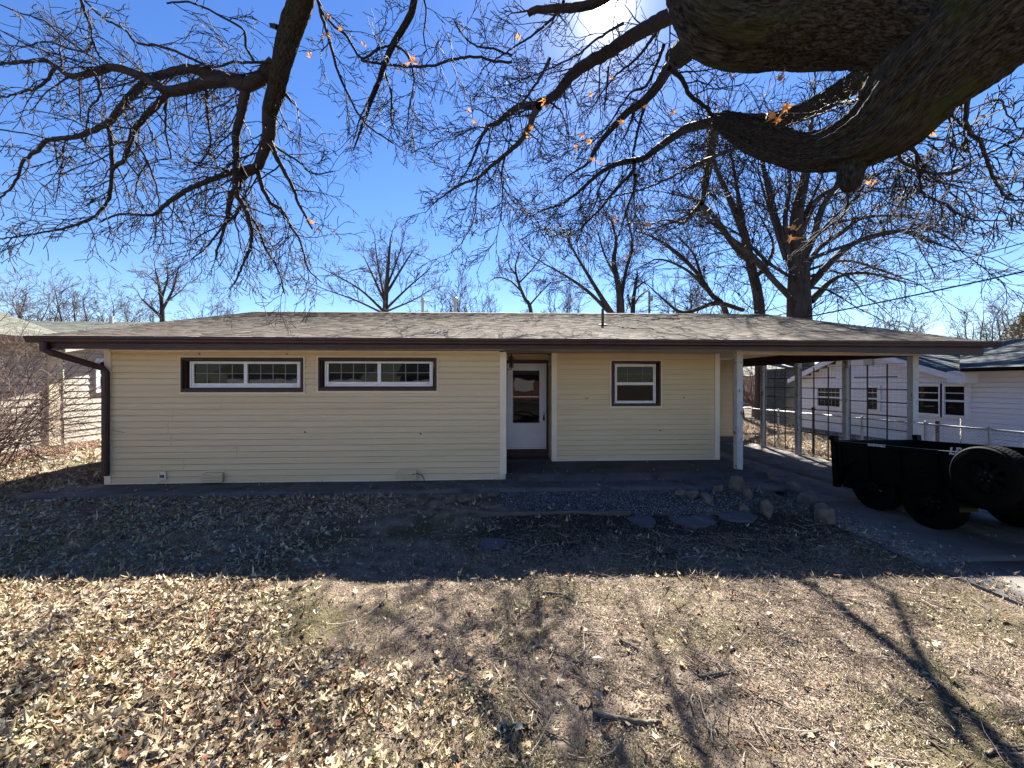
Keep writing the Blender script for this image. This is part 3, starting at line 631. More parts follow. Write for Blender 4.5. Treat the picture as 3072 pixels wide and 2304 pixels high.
m = M(); m.box(W0+.25, W0+.33, 1.0, F1-.1, .14, .27); m.box(W1-.33, W1-.25, 1.0, F1-.1, .14, .27)
for k in range(6): m.box(W0+.06, W1-.06, F0+.2+k*.6, F0+.25+k*.6, .20, .27)
m.box(W0-.0, W0+.3, 5.9, 6.05, .10, .27); m.beam((W0+.3, 1.2, .2), (W0+.73, .0, .2), .08, .12); m.beam((W1-.3, 1.2, .2), (W0+.73, .0, .2), .08, .12)
tm(m).build('chassis', MT['tblack'], tr)
def wheel(x, y, z, nm='wheel', R=.345, face=-1):
    m = M(); f = face; prof = [(-.10,R*.60),(-.105,R*.8),(-.095,R*.93),(-.075,R*.985)]
    m.lathe((x,y,z), (f,0,0), prof, 40); m.lathe((x,y,z), (f,0,0), [(.075,R*.985),(.095,R*.93),(.105,R*.8),(.10,R*.60),(.06,R*.58)], 40)
    m.lathe((x,y,z), (f,0,0), [(-.075,R*.965),(.075,R*.965)], 40)
    for k in range(60):                            # tread blocks
        a = 2*math.pi*k/60
        for j, (u0, u1) in enumerate(((-.075,-.042),(-.034,.0),(.008,.038),(.045,.075))):
            aa = a+(.03 if j % 2 else 0); b = aa+.075
            pts = [Vector((x+f*u, y+rr*math.cos(t_), z+rr*math.sin(t_))) for rr in (R*.96, R) for u in (u0, u1) for t_ in (aa, b)]
            m.add([tuple(q) for q in pts], [(4,5,7,6),(0,1,5,4),(2,3,7,6),(0,2,6,4),(1,3,7,5)])
    w_ = m.build(nm, MT['rubber'], tr)
    m = M(); m.lathe((x,y,z), (f,0,0), [(.06,R*.58),(.085,R*.60),(.085,R*.55),(.03,R*.50),(.02,R*.30)], 32)
    for k in range(8):
        a = 2*math.pi*k/8; ca, sa = math.cos(a), math.sin(a); d = Vector((0,ca,sa)); q = Vector((0,-sa,ca)); c = Vector((x+f*.05,y,z))
        m.beam(tuple(c+d*R*.16), tuple(c+d*R*.54), .05, .012, (1,0,0))
    m.lathe((x,y,z), (f,0,0), [(.04,R*.2),(.06,R*.19),(.065,R*.1),(.085,R*.09),(.09,0)], 20); m.build('rim', MT['rim'], w_)
    for k in range(5):
        a = 2*math.pi*k/5+.3; m = M(); m.lathe((x+f*.062,y+R*.14*math.cos(a),z+R*.14*math.sin(a)), (f,0,0), [(0,.010),(.016,.009),(.018,0)], 8); m.build('lug_nut', MT['nut'], w_)
    return w_
WZ = TZ+.345
for yy in (5.62, 4.86): wheel(TX+.14, yy, WZ); wheel(7.10, yy, WZ, face=1)
sp = wheel(TX-.14, 4.06, .69, 'spare_wheel', .345)
m = M(); m.box(TX-.06, TX, 4.02, 4.10, .5, .88); m.build('spare_bracket', MT['tblack'], tr)
for xx in (TX-.03, 7.0):                           # tandem fender
    m = M(); ar = []
    for k in range(13):
        a = math.pi*k/12
        ar.append((5.24+.80*math.cos(a), min(WZ+.40*math.sin(a)*1.25, WZ+.40)))
    for (ya, za), (yb, zb) in zip(ar, ar[1:]): m.add([(xx,ya,za),(xx+.25,ya,za),(xx+.25,yb,zb),(xx,yb,zb),(xx,ya,za+.006),(xx+.25,ya,za+.006),(xx+.25,yb,zb+.006),(xx,yb,zb+.006)], [(0,1,2,3),(4,5,6,7),(0,3,7,4),(1,2,6,5)])
    m.build('fender', MT['tblack'], tr)
for ya in (5.62, 4.86): m = M(); m.box(TX+.1, 7.15, ya-.03, ya+.03, WZ-.03, WZ+.03); m.build('axle', MT['tblack'], tr)
def text(body, size, loc, rot, mt, parent, name='lettering', ext=.001, shear=0):
    cu = bpy.data.curves.new(name, 'FONT'); cu.body = body; cu.size = size; cu.extrude = ext; cu.shear = shear; cu.offset = size*.035
    o = bpy.data.objects.new(name, cu); C.objects.link(o); bpy.context.view_layer.update()
    me = bpy.data.meshes.new_from_object(o); bpy.data.objects.remove(o); me.materials.clear()
    from mathutils import Matrix, Euler
    me.transform(Matrix.Translation(loc) @ Euler(rot).to_matrix().to_4x4()); return link(name, me, mt, parent)
def side_text(body, size, px0, py0, shear=.2):       # reads from the left side, rising with the nose-up bed
    q = atx(px0, py0, TX-.033)
    return text(body, size, Vector(q), (rad(90), rad(-4.0), rad(-90)), MT['decal'], bed, shear=shear)
side_text('RIGIDRAILS', .052, 2603, 1337)
side_text('LP', .125, 2846, 1362, .25)

# ------------------------------------------------------------------ neighbour on the right
nb = empty('neighbor_house', (14, 10, -.2)); tag(nb, 'white clapboard house with dark blue-grey roof beyond the carport', 'house')
NX = 12.6
def grect(l, t, r, b, x):
    p, q = atx(l, t, x), atx(r, b, x); ya, yb = sorted((p[1], q[1])); cb = atx((l+r)/2, b, x)[2]; cc = atx((l+r)/2, t, x)[2]
    return ya, yb, cb, cc
nw = [grect(2452,1162,2527,1222,NX), grect(2599,1160,2640,1232,NX), grect(2750,1156,2826,1244,NX), grect(2830,1156,2905,1250,NX)]
m = M(); PK = (12.45, 2.93)
clip = lambda a, b: (max(9.75, PK[0]-(PK[1]-b)*2.78) if b > 1.96 else 9.75, min(15.1, PK[0]+(PK[1]-b)*2.78) if b > 1.96 else 15.1)
siding(m, (NX,0,0), (0,1,0), (-1,0,0), 9.75, 15.1, -.05, 2.9, nw, course=.13, clip=clip, dep=.016)
siding(m, (NX+.02,0,0), (0,1,0), (-1,0,0), 2.5, 9.745, -.05, 2.06, [nw[3]], course=.13, dep=.016)
m.box(NX+.02, NX+5, 15.1, 15.12, -.2, 2.0); m.build('wall', MT['nwhite'], nb)
m = M(); m.box(NX+.01, NX+.2, 2.5, 15.1, -.3, -.05); m.build('foundation', MT['found'], nb)
for ya, yb, c0, c1 in nw:
    m = M()
    for (p, q, r_, s_) in ((ya-.04, ya+.05, c0-.04, c1+.05), (yb-.05, yb+.04, c0-.04, c1+.05)): m.box(NX-.05, NX+.04, p, q, r_, s_)
    m.box(NX-.05, NX+.04, ya+.05, yb-.05, c0-.04, c0+.04); m.box(NX-.05, NX+.04, ya+.05, yb-.05, c1-.03, c1+.05); zm = (c0+c1)/2; m.box(NX-.03, NX+.03, ya+.05, yb-.05, zm-.025, zm+.025)
    m.box(NX-.035, NX-.0, ya+.05, yb-.05, (zm+c1)/2-.01, (zm+c1)/2+.01)
    wn = m.build('window', MT['nwhite'], nb); m = M(); m.box(NX+.0, NX+.01, ya+.05, yb-.05, c0+.04, zm-.025); m.box(NX+.0, NX+.01, ya+.05, yb-.05, zm+.025, c1-.03); m.build('pane', MT['glass'], wn)
m = M(); q = atx(2607, 1086, NX); m.box(NX-.04, NX-.016, q[1]-.16, q[1]+.16, q[2]-.13, q[2]+.13)
for k in range(5): m.box(NX-.055, NX-.04, q[1]-.15, q[1]+.15, q[2]-.12+k*.05, q[2]-.095+k*.05)
m.build('gable_vent', MT['pvc'], nb)
m = shingles(M(), (12.25,9.45,1.93), (17,9.45,1.93), (17,PK[0],3.02), (12.25,PK[0],3.02), 16, rng, tab=(.2,.4))
shingles(m, (17,15.4,1.93), (12.25,15.4,1.93), (12.25,PK[0],3.02), (17,PK[0],3.02), 16, rng, tab=(.2,.4))
shingles(m, (12.25,9.5,2.12), (12.25,1.5,2.12), (16.3,1.5,3.1), (16.3,12.6,3.1), 24, rng, tab=(.2,.4))
m.prism([(12.28,9.5,2.10),(12.28,1.5,2.10),(16.3,1.5,3.08),(16.3,12.6,3.08)], (0,0,-.05)); m.prism([(16.3,1.5,3.08),(16.3,12.6,3.08),(20.3,12.6,2.1),(20.3,1.5,2.1)], (0,0,-.05))
nroof = m.build('roof', MT['shdark'], nb)
m = M(); dz = (3.0-1.92)/(PK[0]-9.45)
for (ya, za, yb, zb) in ((9.45,1.90,PK[0],3.0), (15.4,1.90,PK[0],3.0)):
    m.prism([(12.25,ya,za),(12.25,yb,zb),(12.25,yb,zb-.17),(12.25,ya,za-.17)], (.03,0,0)); m.prism([(12.28,ya,za-.03),(12.28,yb,zb-.03),(12.28,yb,zb-.05),(12.28,ya,za-.05)], (.33,0,0))
m.box(12.26, NX+.02, 9.38, 9.78, 1.74, 2.06); m.build('rake_board', MT['nwhite'], nroof)
m = M(); m.box(12.24, 12.28, 1.5, 9.42, 2.0, 2.10); m.prism([(12.28,1.5,2.03),(NX+.02,1.5,2.06),(NX+.02,9.42,2.06),(12.28,9.42,2.03)], (0,0,.01)); m.build('soffit', MT['ngable'], nroof)
m = M(); m.box(12.15, 12.235, 1.5, 9.4, 2.03, 2.12); m.build('gutter', MT['tblack'], nroof)

# dark louvred shed behind the carport fence
q0, q1 = W(2362, 1100, 17.5), W(2419, 1100, 17.5)
shd = empty('garden_shed', (q0[0]+.6, 17.4, -.2)); tag(shd, 'dark green shed of louvre boards in the back yard', 'shed')
m = M(); siding(m, (0,16.9,0), (1,0,0), (0,-1,0), q0[0]-.05, q1[0]+.2, -.15, 2.4, course=.16, dep=.03); siding(m, (q0[0]-.05,0,0), (0,1,0), (-1,0,0), 16.9, 18.3, -.15, 2.4, course=.16, dep=.03); m.build('wall', MT['shed'], shd)
m = M(); m.prism([(q0[0]-.2,16.7,2.4),(q1[0]+.35,16.7,2.4),(q1[0]+.35,18.5,2.7),(q0[0]-.2,18.5,2.7)], (0,0,.06)); m.build('roof', MT['shed'], shd)

# tan house across the back lots
q0, q1 = W(2150, 1150, 34), W(2440, 1150, 34)
fh = empty('distant_house', (q0[0]+4, 34, -.2)); tag(fh, 'low tan house across the back yard seen through the carport', 'house')
m = M(); m.box(q0[0], q1[0]+3, 33.5, 40, -.3, 2.3); m.build('wall', MT['tanwall'], fh)
for a, b, t, bb in ((2234,2252,1172,1192),(2328,2350,1168,1190)):
    p, q = aty(a, t, 33.45), aty(b, bb, 33.45); m = M(); m.ring(33.40, p[0], q[0], q[2], p[2], .09, .08); wn = m.build('window', MT['tanwall'], fh); m = M(); m.box(p[0]+.09, q[0]-.09, 33.44, 33.46, q[2]+.09, p[2]-.09); m.build('pane', MT['glass'], wn)
m = M(); m.prism([(q0[0]-.5,33,2.25),(q1[0]+3.5,33,2.25),(q1[0]+3.5,37,3.3),(q0[0]-.5,37,3.3)], (0,0,.1)); m.prism([(q0[0]-.5,37,3.3),(q1[0]+3.5,37,3.3),(q1[0]+3.5,41,2.25),(q0[0]-.5,41,2.25)], (0,0,.1)); m.build('roof', MT['shgrey'], fh)

# ------------------------------------------------------------------ neighbour on the left
ln = empty('neighbor_house', (-13, 8, .2)); tag(ln, 'tan clapboard house with grey-green roof behind the bare shrub', 'house')
m = M(); ZB = .27
siding(m, (-10.32,0,0), (0,1,0), (1,0,0), .5, 9.65, ZB, 2.66, course=.16, dep=.013)
siding(m, (0,9.7,0), (1,0,0), (0,-1,0), -10.32, -10.29, ZB, 2.66, course=.16, dep=.02)
lw = grect(290,1083,330,1171,-10.26)
siding(m, (-10.26,0,0), (0,1,0), (1,0,0), 9.75, 19, ZB, 3.85, [lw], course=.16, dep=.013, clip=lambda a, b: (9.75 if b < 2.65 else max(9.75, 9.75+(b-2.65)*3.9), 19 if b < 2.65 else 19.3-(b-2.65)*3.9))
m.build('wall', MT['lsiding'], ln)
m = M(); m.box(-10.5, -10.34, .5, 9.68, 0, ZB); m.box(-10.5, -10.27, 9.72, 19, 0, ZB); m.build('foundation', MT['conc'], ln)
m = M(); m.box(-10.32, -10.27, 9.45, 9.74, ZB, 2.66); m.build('corner_trim', MT['trim'], ln)
m = M(); ya, yb, c0, c1 = lw; m.box(-10.28,-10.21,ya-.06,ya+.04,c0-.06,c1+.06); m.box(-10.28,-10.21,yb-.04,yb+.06,c0-.06,c1+.06); m.box(-10.28,-10.21,ya+.04,yb-.04,c0-.06,c0+.03); m.box(-10.28,-10.21,ya+.04,yb-.04,c1-.03,c1+.06); m.box(-10.26,-10.23,ya+.04,yb-.04,(c0+c1)/2-.03,(c0+c1)/2+.03)
wn = m.build('window', MT['nwhite'], ln); m = M(); m.box(-10.26,-10.245,ya+.04,yb-.04,c0+.03,(c0+c1)/2-.03); m.box(-10.26,-10.245,ya+.04,yb-.04,(c0+c1)/2+.03,c1-.03); m.build('pane', MT['glass'], wn)
m = shingles(M(), (-10.01,10.0,2.72), (-10.01,-1,2.72), (-14,-1,3.85), (-14,11.4,3.85), 30, rng, tab=(.2,.4))
m.prism([(-10.03,10.0,2.70),(-10.03,-1,2.70),(-14,-1,3.83),(-14,11.4,3.83)], (0,0,-.05)); m.prism([(-14,-1,3.83),(-14,11.4,3.83),(-18,11.4,2.7),(-18,-1,2.7)], (0,0,-.05))
shingles(m, (-17,9.5,2.66), (-9.97,9.5,2.66), (-9.97,14.5,3.93), (-17,14.5,3.93), 32, rng, tab=(.2,.4))
m.prism([(-17,9.52,2.64),(-9.99,9.52,2.64),(-9.99,14.5,3.91),(-17,14.5,3.91)], (0,0,-.05)); m.prism([(-17,14.5,3.91),(-9.99,14.5,3.91),(-9.99,19.6,2.6),(-17,19.6,2.6)], (0,0,-.05))
lroof = m.build('roof', MT['shgrey'], ln)
m = M(); m.box(-10.02,-9.98,-1,9.45,2.60,2.70); m.prism([(-10.02,-1,2.60),(-10.33,-1,2.60),(-10.33,9.45,2.60),(-10.02,9.45,2.60)], (0,0,.01)); m.prism([(-9.99,9.5,2.62),(-9.99,14.5,3.88),(-9.99,14.5,3.72),(-9.99,9.5,2.46)], (.03,0,0)); m.prism([(-9.99,9.5,2.5),(-9.99,14.5,3.77),(-10.27,14.5,3.77),(-10.27,9.5,2.5)], (0,0,.01))
m.build('eave', MT['lsiding'], lroof)
m = M(); m.box(-9.98,-9.90,-1,9.45,2.64,2.73); m.build('gutter', MT['brown'], lroof)
m = M(); t = W(333, 948, 13.2); m.lathe((t[0],t[1],3.2), (0,0,1), [(0,.06),(t[2]-3.2,.06),(t[2]-3.2,0)], 12); m.build('vent_pipe', MT['pvc'], lroof)

# ------------------------------------------------------------------ street side behind the camera (seen only in the window glass)
hb_ = empty('brick_house', (0, -26, -.1)); tag(hb_, 'red brick house with white garage door across the street', 'house')
m = M(); m.box(-9, 7, -32, -25, -.1, 2.6); m.build('wall', MT['brick'], hb_)
m = M(); m.prism([(-9.6,-24.4,2.55),(7.6,-24.4,2.55),(7.6,-28.5,3.9),(-9.6,-28.5,3.9)], (0,0,.1)); m.prism([(-9.6,-28.5,3.9),(7.6,-28.5,3.9),(7.6,-32.6,2.55),(-9.6,-32.6,2.55)], (0,0,.1)); m.build('roof', MT['shdark'], hb_)
m = M(); m.box(-8,-4.2,-24.98,-24.9,0,2.1); m.build('garage_door', MT['white'], hb_)
m = M(); m.box(-2.5,-.6,-24.98,-24.9,.9,2.0); m.box(2.5,4.5,-24.98,-24.9,.9,2.0); m.build('window', MT['white'], hb_)
sh2 = empty('siding_house', (-22, -27, -.1)); tag(sh2, 'white house with grey roof across the street, far left of the brick one', 'house')
m = M(); siding(m, (0,-25,0), (1,0,0), (0,1,0), -26, -13, 0, 2.7, course=.2); m.build('wall', MT['nwhite'], sh2)
m = M(); m.prism([(-27,-24.4,2.6),(-12.4,-24.4,2.6),(-12.4,-29,4.4),(-27,-29,4.4)], (0,0,.1)); m.build('roof', MT['shgrey'], sh2)

# ------------------------------------------------------------------ chain link fences
def chain_fence(name, label, p, q, h, gap=.065, posts=None, group=None):
    p, q = Vector(p), Vector(q); d = q-p; Ln = d.length; d.normalize()
    e = empty(name, tuple(p)); tag(e, label, 'fence', group)
    m = M(); m.tube([p+Vector((0,0,h)), q+Vector((0,0,h))], .021, 8); m.build('top_rail', MT['galv'], e)
    for u in (posts or [Ln*k/max(1, round(Ln/2.4)) for k in range(round(Ln/2.4)+1)]):
        m = M(); a = p+d*u; m.lathe(tuple(a+Vector((0,0,-.1))), (0,0,1), [(0,.027),(h+.12,.027),(h+.13,.033),(h+.16,.02),(h+.17,0)], 10); m.build('post', MT['galv'], e)
    m = M(); k = -h
    while k < Ln:
        for sg in (1, -1):
            u0, u1 = (k, k+h) if sg == 1 else (k+h, k); z0, z1 = .03, h
            pts = [(u0, z0), (u1, z1)]; (ua, za), (ub, zb) = pts
            if ua > ub: (ua, za), (ub, zb) = (ub, zb), (ua, za)
            if ub <= 0 or ua >= Ln: continue
            if ua < 0: za += (zb-za)*(0-ua)/(ub-ua); ua = 0
            if ub > Ln: zb = za+(zb-za)*(Ln-ua)/(ub-ua); ub = Ln
            off = Vector((0,0,0))+d.cross(Vector((0,0,1)))*.003*sg
            m.tube([p+d*ua+Vector((0,0,za))+off, p+d*ub+Vector((0,0,zb))+off], .0022, 3, False)
        k += gap
    m.build('wire_mesh', MT['galv'], e)
chain_fence('chain_link_fence', 'waist high chain link fence running beside the carport past the trailer', (8.42,16.6,-.18), (9.45,5.0,-.18), 1.05, posts=[0,2.6,5.1,7.6,8.9,9.9,11.6])
chain_fence('chain_link_fence', 'far chain link fence crossing the sunny back yard', (3,24,-.2), (15.5,24,-.2), 1.15, gap=.16)
m = M(); q = aty(2812, 1262, 7.9); m.lathe((q[0], 7.9, -.2), (0,0,1), [(0,.035),(q[2]+.2,.035),(q[2]+.2,0)], 10); o = m.build('steel_post', MT['iron'], None); tag(o, 'lone dark steel post standing behind the chain link fence', 'post')
m = M(); q = aty(2583, 1258, 9.5); m.lathe((8.6, 9.9, -.2), (0,0,1), [(0,.03),(1.2,.03),(1.22,.045),(1.28,.045),(1.3,0)], 10); o = m.build('gate_post', MT['iron'], None); tag(o, 'short dark gate post seen through the middle of the lattice panels', 'post')

# ------------------------------------------------------------------ pole and wires
q = W(1948, 876, 38); pole = empty('utility_pole', (q[0], q[1], -.2)); tag(pole, 'distant wooden utility pole rising behind the roof ridge', 'pole')
m = M(); m.lathe((q[0],q[1],-.2), (0,0,1), [(0,.16),(q[2]+.2,.10),(q[2]+.2,0)], 12); m.build('shaft', MT['polewood'], pole)
m = M(); m.box(q[0]+.0,q[0]+.32,q[1]-.1,q[1]+.1,q[2]-.9,q[2]-.35); m.lathe((q[0],q[1],q[2]), (0,0,1), [(0,.05),(.12,.07),(.2,.03),(.24,0)], 10); m.build('insulator', MT['pvc'], pole)
def wire(lbl, p0, p1, sag, r):
    p0, p1 = Vector(p0), Vector(p1); m = M()
    m.tube([p0.lerp(p1, t/24)-Vector((0,0,sag*4*(t/24)*(1-t/24))) for t in range(25)], r, 6); o = m.build('power_line', MT['wire'], None); tag(o, lbl, 'cable', 'overhead wires at the right')
wire('thick lowest overhead cable reaching the right end of the roof', W(3350, 752, 12), W(2420, 951, 17), .05, .030)
wire('middle overhead cable crossing the sky above the carport roof', W(3350, 652, 14), W(2080, 985, 26), .10, .021)
wire('thin topmost overhead wire passing in front of the big bare tree', W(3350, 530, 18), W(1948, 900, 38), .12, .013)

# ------------------------------------------------------------------ trees
def tubes(polys, n):
    """many thin tapered tubes at once -> verts, quads"""
    by = {}
    for p, r in polys: by.setdefault(len(p), []).append((p, r))
    V, Fs, off = [], [], 0
    for k, L in by.items():
        P = np.array([p for p, r in L], dtype=float); R = np.array([r for p, r in L], dtype=float); m = len(L)
        T = np.gradient(P, axis=1); T /= np.linalg.norm(T, axis=2, keepdims=True)+1e-9
        D = P[:,-1]-P[:,0]; D /= np.linalg.norm(D, axis=1, keepdims=True)+1e-9
        ref = np.where(np.abs(D[:,2:3]) < .8, np.array([[0,0,1.]]), np.array([[1.,0,0]]))
        A = np.cross(T, ref[:,None,:]); A /= np.linalg.norm(A, axis=2, keepdims=True)+1e-9; B = np.cross(T, A)
        th = 2*np.pi*np.arange(n)/n
        v = P[:,:,None,:]+R[:,:,None,None]*(A[:,:,None,:]*np.cos(th)[None,None,:,None]+B[:,:,None,:]*np.sin(th)[None,None,:,None])
        idx = (np.arange(m*k*n)+off).reshape(m, k, n); nxt = np.roll(idx, -1, axis=2)
        f = np.stack([idx[:,:-1], nxt[:,:-1], nxt[:,1:], idx[:,1:]], -1).reshape(-1, 4)
        V.append(v.reshape(-1, 3)); Fs.append(f); off += m*k*n
    return np.concatenate(V), np.concatenate(Fs)
def spline(pts, step):
    """Catmull-Rom through points of any dimension"""
    P = np.array(pts, dtype=float); P = np.vstack([2*P[0]-P[1], P, 2*P[-1]-P[-2]]); o = []
    for i in range(1, len(P)-2):
        a, b, c, d = P[i-1], P[i], P[i+1], P[i+2]; n = max(2, int(np.linalg.norm(c[:3]-b[:3])/step))
        for j in range(n):
            t = j/n; o.append(.5*((2*b)+(-a+c)*t+(2*a-5*b+4*c-d)*t*t+(-a+3*b-3*c+d)*t**3))
    o.append(P[-2]); return np.array(o)
def unit(v): return v/(np.linalg.norm(v)+1e-9)
def limb(name, pts, mt, parent, step=.03, n=48, rough=.02, ends=True):
    """thick limb with ridged bark; pts = (x,y,z,r)"""
    q = spline(pts, step); e = q[-1].copy(); dv = unit(q[-1,:3]-q[-3,:3])*q[-1,3]
    if ends: q = np.vstack([q]+[np.append(e[:3]+dv*k_, e[3]*f_) for k_, f_ in ((.18,.93),(.34,.78),(.44,.5),(.48,.2),(.49,.01))])
    P, R = q[:,:3], np.maximum(q[:,3], .001); k = len(P)
    T = np.gradient(P, axis=0); T /= np.linalg.norm(T, axis=1, keepdims=True)
    ref = np.cross(T[0], [0,0,1.]); ref /= np.linalg.norm(ref); A = []
    for t in T:
        ref = ref-t*ref.dot(t); ref /= np.linalg.norm(ref); A.append(ref)
    A = np.array(A); B = np.cross(T, A); th = 2*np.pi*np.arange(n+1)/n
    s = np.concatenate([[0], np.cumsum(np.linalg.norm(np.diff(P, axis=0), axis=1))])
    SS, TT = np.meshgrid(s, th, indexing='ij'); cx, sx = np.cos(TT)*2, np.sin(TT)*2
    amp = rough*(np.minimum(R/.15, 1))[:,None]
    h = (vnoise(SS*1.1+cx*1.3, sx*1.3+7, .5, 3)-.5)*1.6
    arc = TT*R[:,None]; ws = SS+.05*(vnoise(arc, SS, .08, 14)-.5); wa = arc+.035*(vnoise(arc, SS, .11, 15)-.5)
    rid = -np.abs(vnoise(wa, ws*.34, .045, 9)-.5)*2.4-np.abs(vnoise(wa*.8, ws*.6, .06, 19)-.5)*1.2+.35*(vnoise(wa, ws, .02, 23)-.5)
    RR = R[:,None]+amp*h*1.5+rid*.015*np.minimum(R/.2, 1)[:,None]
    v = P[:,None,:]+RR[:,:,None]*(A[:,None,:]*np.cos(TT)[:,:,None]+B[:,None,:]*np.sin(TT)[:,:,None])
    uv = np.stack([TT/(2*np.pi)*np.round(2*np.pi*np.mean(R)/.25+1), SS/.6], -1)
    idx = np.arange(k*(n+1)).reshape(k, n+1)
    f = np.stack([idx[:-1,:-1], idx[:-1,1:], idx[1:,1:], idx[1:,:-1]], -1).reshape(-1, 4)
    v = v.reshape(-1, 3); uv = uv.reshape(-1, 2)
    return npmesh(name, v, f, mt, parent, smooth=True, uv=uv)
def unit(v): return v/(np.linalg.norm(v)+1e-9)
def grow(out, p, d, L, r, lvl, R, wob=.22, pull=(0,0,-.05), kids=(5,4,3), rmin=.0022, ang=(.45,1.0), seg=6, k0=.2):
    pts = [p]; dd = unit(d); step = L/seg
    for i in range(seg):
        dd = unit(dd+R.normal(0, wob, 3)+np.array(pull)); pts.append(pts[-1]+dd*step)
    pts = np.array(pts); rad_ = np.maximum(np.linspace(r, r*.38, seg+1), rmin); out.append((pts, rad_))
    if lvl <= 0: return pts
    n = kids[len(kids)-lvl] if lvl <= len(kids) else kids[0]
    for j in range(n):
        t = k0+(1-k0)*(j+R.random()*.8)/n; i = min(int(t*seg), seg-1); q = pts[i]+(pts[i+1]-pts[i])*(t*seg-i)
        ax = unit(pts[i+1]-pts[i]); pr = unit(np.cross(ax, R.normal(0, 1, 3))); a = R.uniform(*ang)
        grow(out, q, ax*math.cos(a)+pr*math.sin(a), L*R.uniform(.42,.72)*(1.08-.35*t), max(rad_[i]*.62, rmin), lvl-1, R, wob, pull, kids, rmin, ang, max(3, seg-1), k0)
    return pts

# ---- the big oak over the lawn: its trunk stands behind the camera, limbs reach over the picture
oak = empty('oak_tree', (4.0, -2.2, -.07)); tag(oak, 'huge old oak whose bare limbs hang over the lawn and camera', 'tree')
def lim(pl, dens=1):                               # (px, py, width px, depth) -> world points with radius
    o = []
    for px, py, w_, Y in pl:
        x, y, z = W(px, py, Y); o.append((x, y, z, max(w_/2*Y/FPX*.78, .0025)))
    return o
trunkpts = [(4.0,-2.2,-.3,.72),(4.0,-2.2,.2,.60),(3.98,-2.15,1.2,.52),(3.9,-2.1,2.4,.50),(3.75,-1.9,3.6,.50),(3.5,-1.6,5.0,.44),(3.0,-1.2,6.4,.36),(2.2,-.5,7.6,.30)]
limb('trunk', trunkpts, MT['bark'], oak, .06, 48, .03)
M_ = [(3.85,-1.9,2.9,.44),(3.75,-.6,3.55,.44)]+lim([(3330,-170,470,2.05),(2990,50,440,2.35),(2770,240,330,2.6),(2650,370,262,2.8),(2520,437,168,3.05),(2416,455,122,3.3),(2300,425,112,3.6),(2213,385,92,3.9),(2160,362,62,4.15)])
limb('limb', M_, MT['bark'], oak, .012, 190, .028)
H_ = lim([(3150,-60,330,2.35),(2900,60,360,2.5),(2650,15,385,2.7),(2420,5,400,2.9),(2230,0,405,3.05),(2150,-90,350,3.2),(2090,-260,280,3.5),(1900,-520,220,4.2),(1700,-800,160,5.2)])
limb('limb', H_, MT['bark'], oak, .012, 190, .026)
limb('limb', [(3.0,-1.2,6.4,.30),(3.2,1.5,7.9,.28)]+lim([(2420,-250,150,5.5),(2250,-20,120,5.6),(2120,90,100,5.7),(2030,170,88,6.6)]), MT['bark'], oak, .05, 32, .014)
limb('limb', [(3.75,-1.9,3.6,.30)]+lim([(2900,60,120,4.2),(2640,200,90,4.8),(2420,330,70,5.3),(2250,375,56,5.5),(2155,368,46,5.7)]), MT['bark'], oak, .05, 32, .014)
limb('limb_stub', lim([(2562,440,100,3.0),(2556,505,88,2.96),(2551,545,78,2.93),(2548,560,56,2.92)]), MT['bark'], oak, .012, 40, .016)
L0 = [(2.2,-.5,7.6,.30),(1.0,.8,7.9,.26)]+lim([(1300,-900,150,2.6),(960,-260,110,3.4),(905,0,86,4.0),(872,90,78,4.2),(842,195,68,4.35),(826,278,60,4.5),(812,335,46,4.6)])
limb('limb', L0, MT['bark'], oak, .03, 40, .014)
G0 = [(2.2,-.5,7.6,.2),(1.2,1.6,8.2,.15)]+lim([(1290,-300,44,4.6),(1243,0,28,5.2),(1222,62,26,5.35),(1180,132,24,5.5),(1153,194,22,5.6),(1132,257,17,5.7),(1111,312,13,5.8),(1083,389,9,5.9),(1060,450,5,6)])
limb('limb', G0, MT['bark'], oak, .03, 24, .006)
c5 = lambda L, wi, Y0, Y1: [(a/1.44, b/1.44, w_, Y0+(Y1-Y0)*i/(len(L)-1)) for i, ((a, b), w_) in enumerate(zip(L, wi))]
def tp(a, b, n): return [a+(b-a)*i/(n-1) for i in range(n)]
FAR = []; BR = []                                            # traced branches: (list of (px,py,w,Y), twig density)
def br(L, w0, w1, Y0, Y1, dens=1.0, sc=1.44, ox=0, oy=0, far=False):
    n = len(L); FAR.append(far); BR.append(([(ox+a/sc, oy+b/sc, w0+(w1-w0)*(i/(n-1))**.8, Y0+(Y1-Y0)*i/(n-1)) for i, (a, b) in enumerate(L)], dens))
# left side (crop coordinates, 1.44 to the photograph pixel)
br([(1190,280),(1150,320),(1060,370),(1000,350),(880,360),(740,395),(640,340),(560,310),(480,290),(410,315),(310,330),(240,285),(180,260),(80,270),(0,275),(-60,300)], 42, 4, 4.5, 5.0)
br([(1060,350),(960,330),(860,305),(790,300),(640,350),(550,430),(480,520),(430,550),(330,590),(210,605),(150,660),(100,700),(60,800),(-20,870)], 30, 4, 4.6, 5.3)
br([(730,400),(640,490),(580,560),(545,660),(530,700),(490,730),(475,830),(465,870),(400,940),(280,985),(150,1010),(0,1032)], 16, 4, 4.7, 5.2)
br([(470,530),(480,640),(485,760),(470,860)], 12, 9, 5.0, 5.1)
br([(1060,395),(1045,480),(1020,590),(1020,720),(1020,830),(1040,870),(1080,960),(1082,1060),(1050,1140),(1010,1230)], 27, 4, 4.6, 5.0, 1.3)
br([(1195,400),(1165,480),(1160,590),(1145,640),(1110,720),(1050,760),(1000,850),(985,920),(960,1010),(930,1120)], 46, 4, 4.6, 5.1, 1.3)
br([(1110,725),(1010,740),(960,760),(830,810),(720,880),(690,910),(640,930),(520,925),(430,960)], 20, 4, 4.75, 5.4, 1.2)
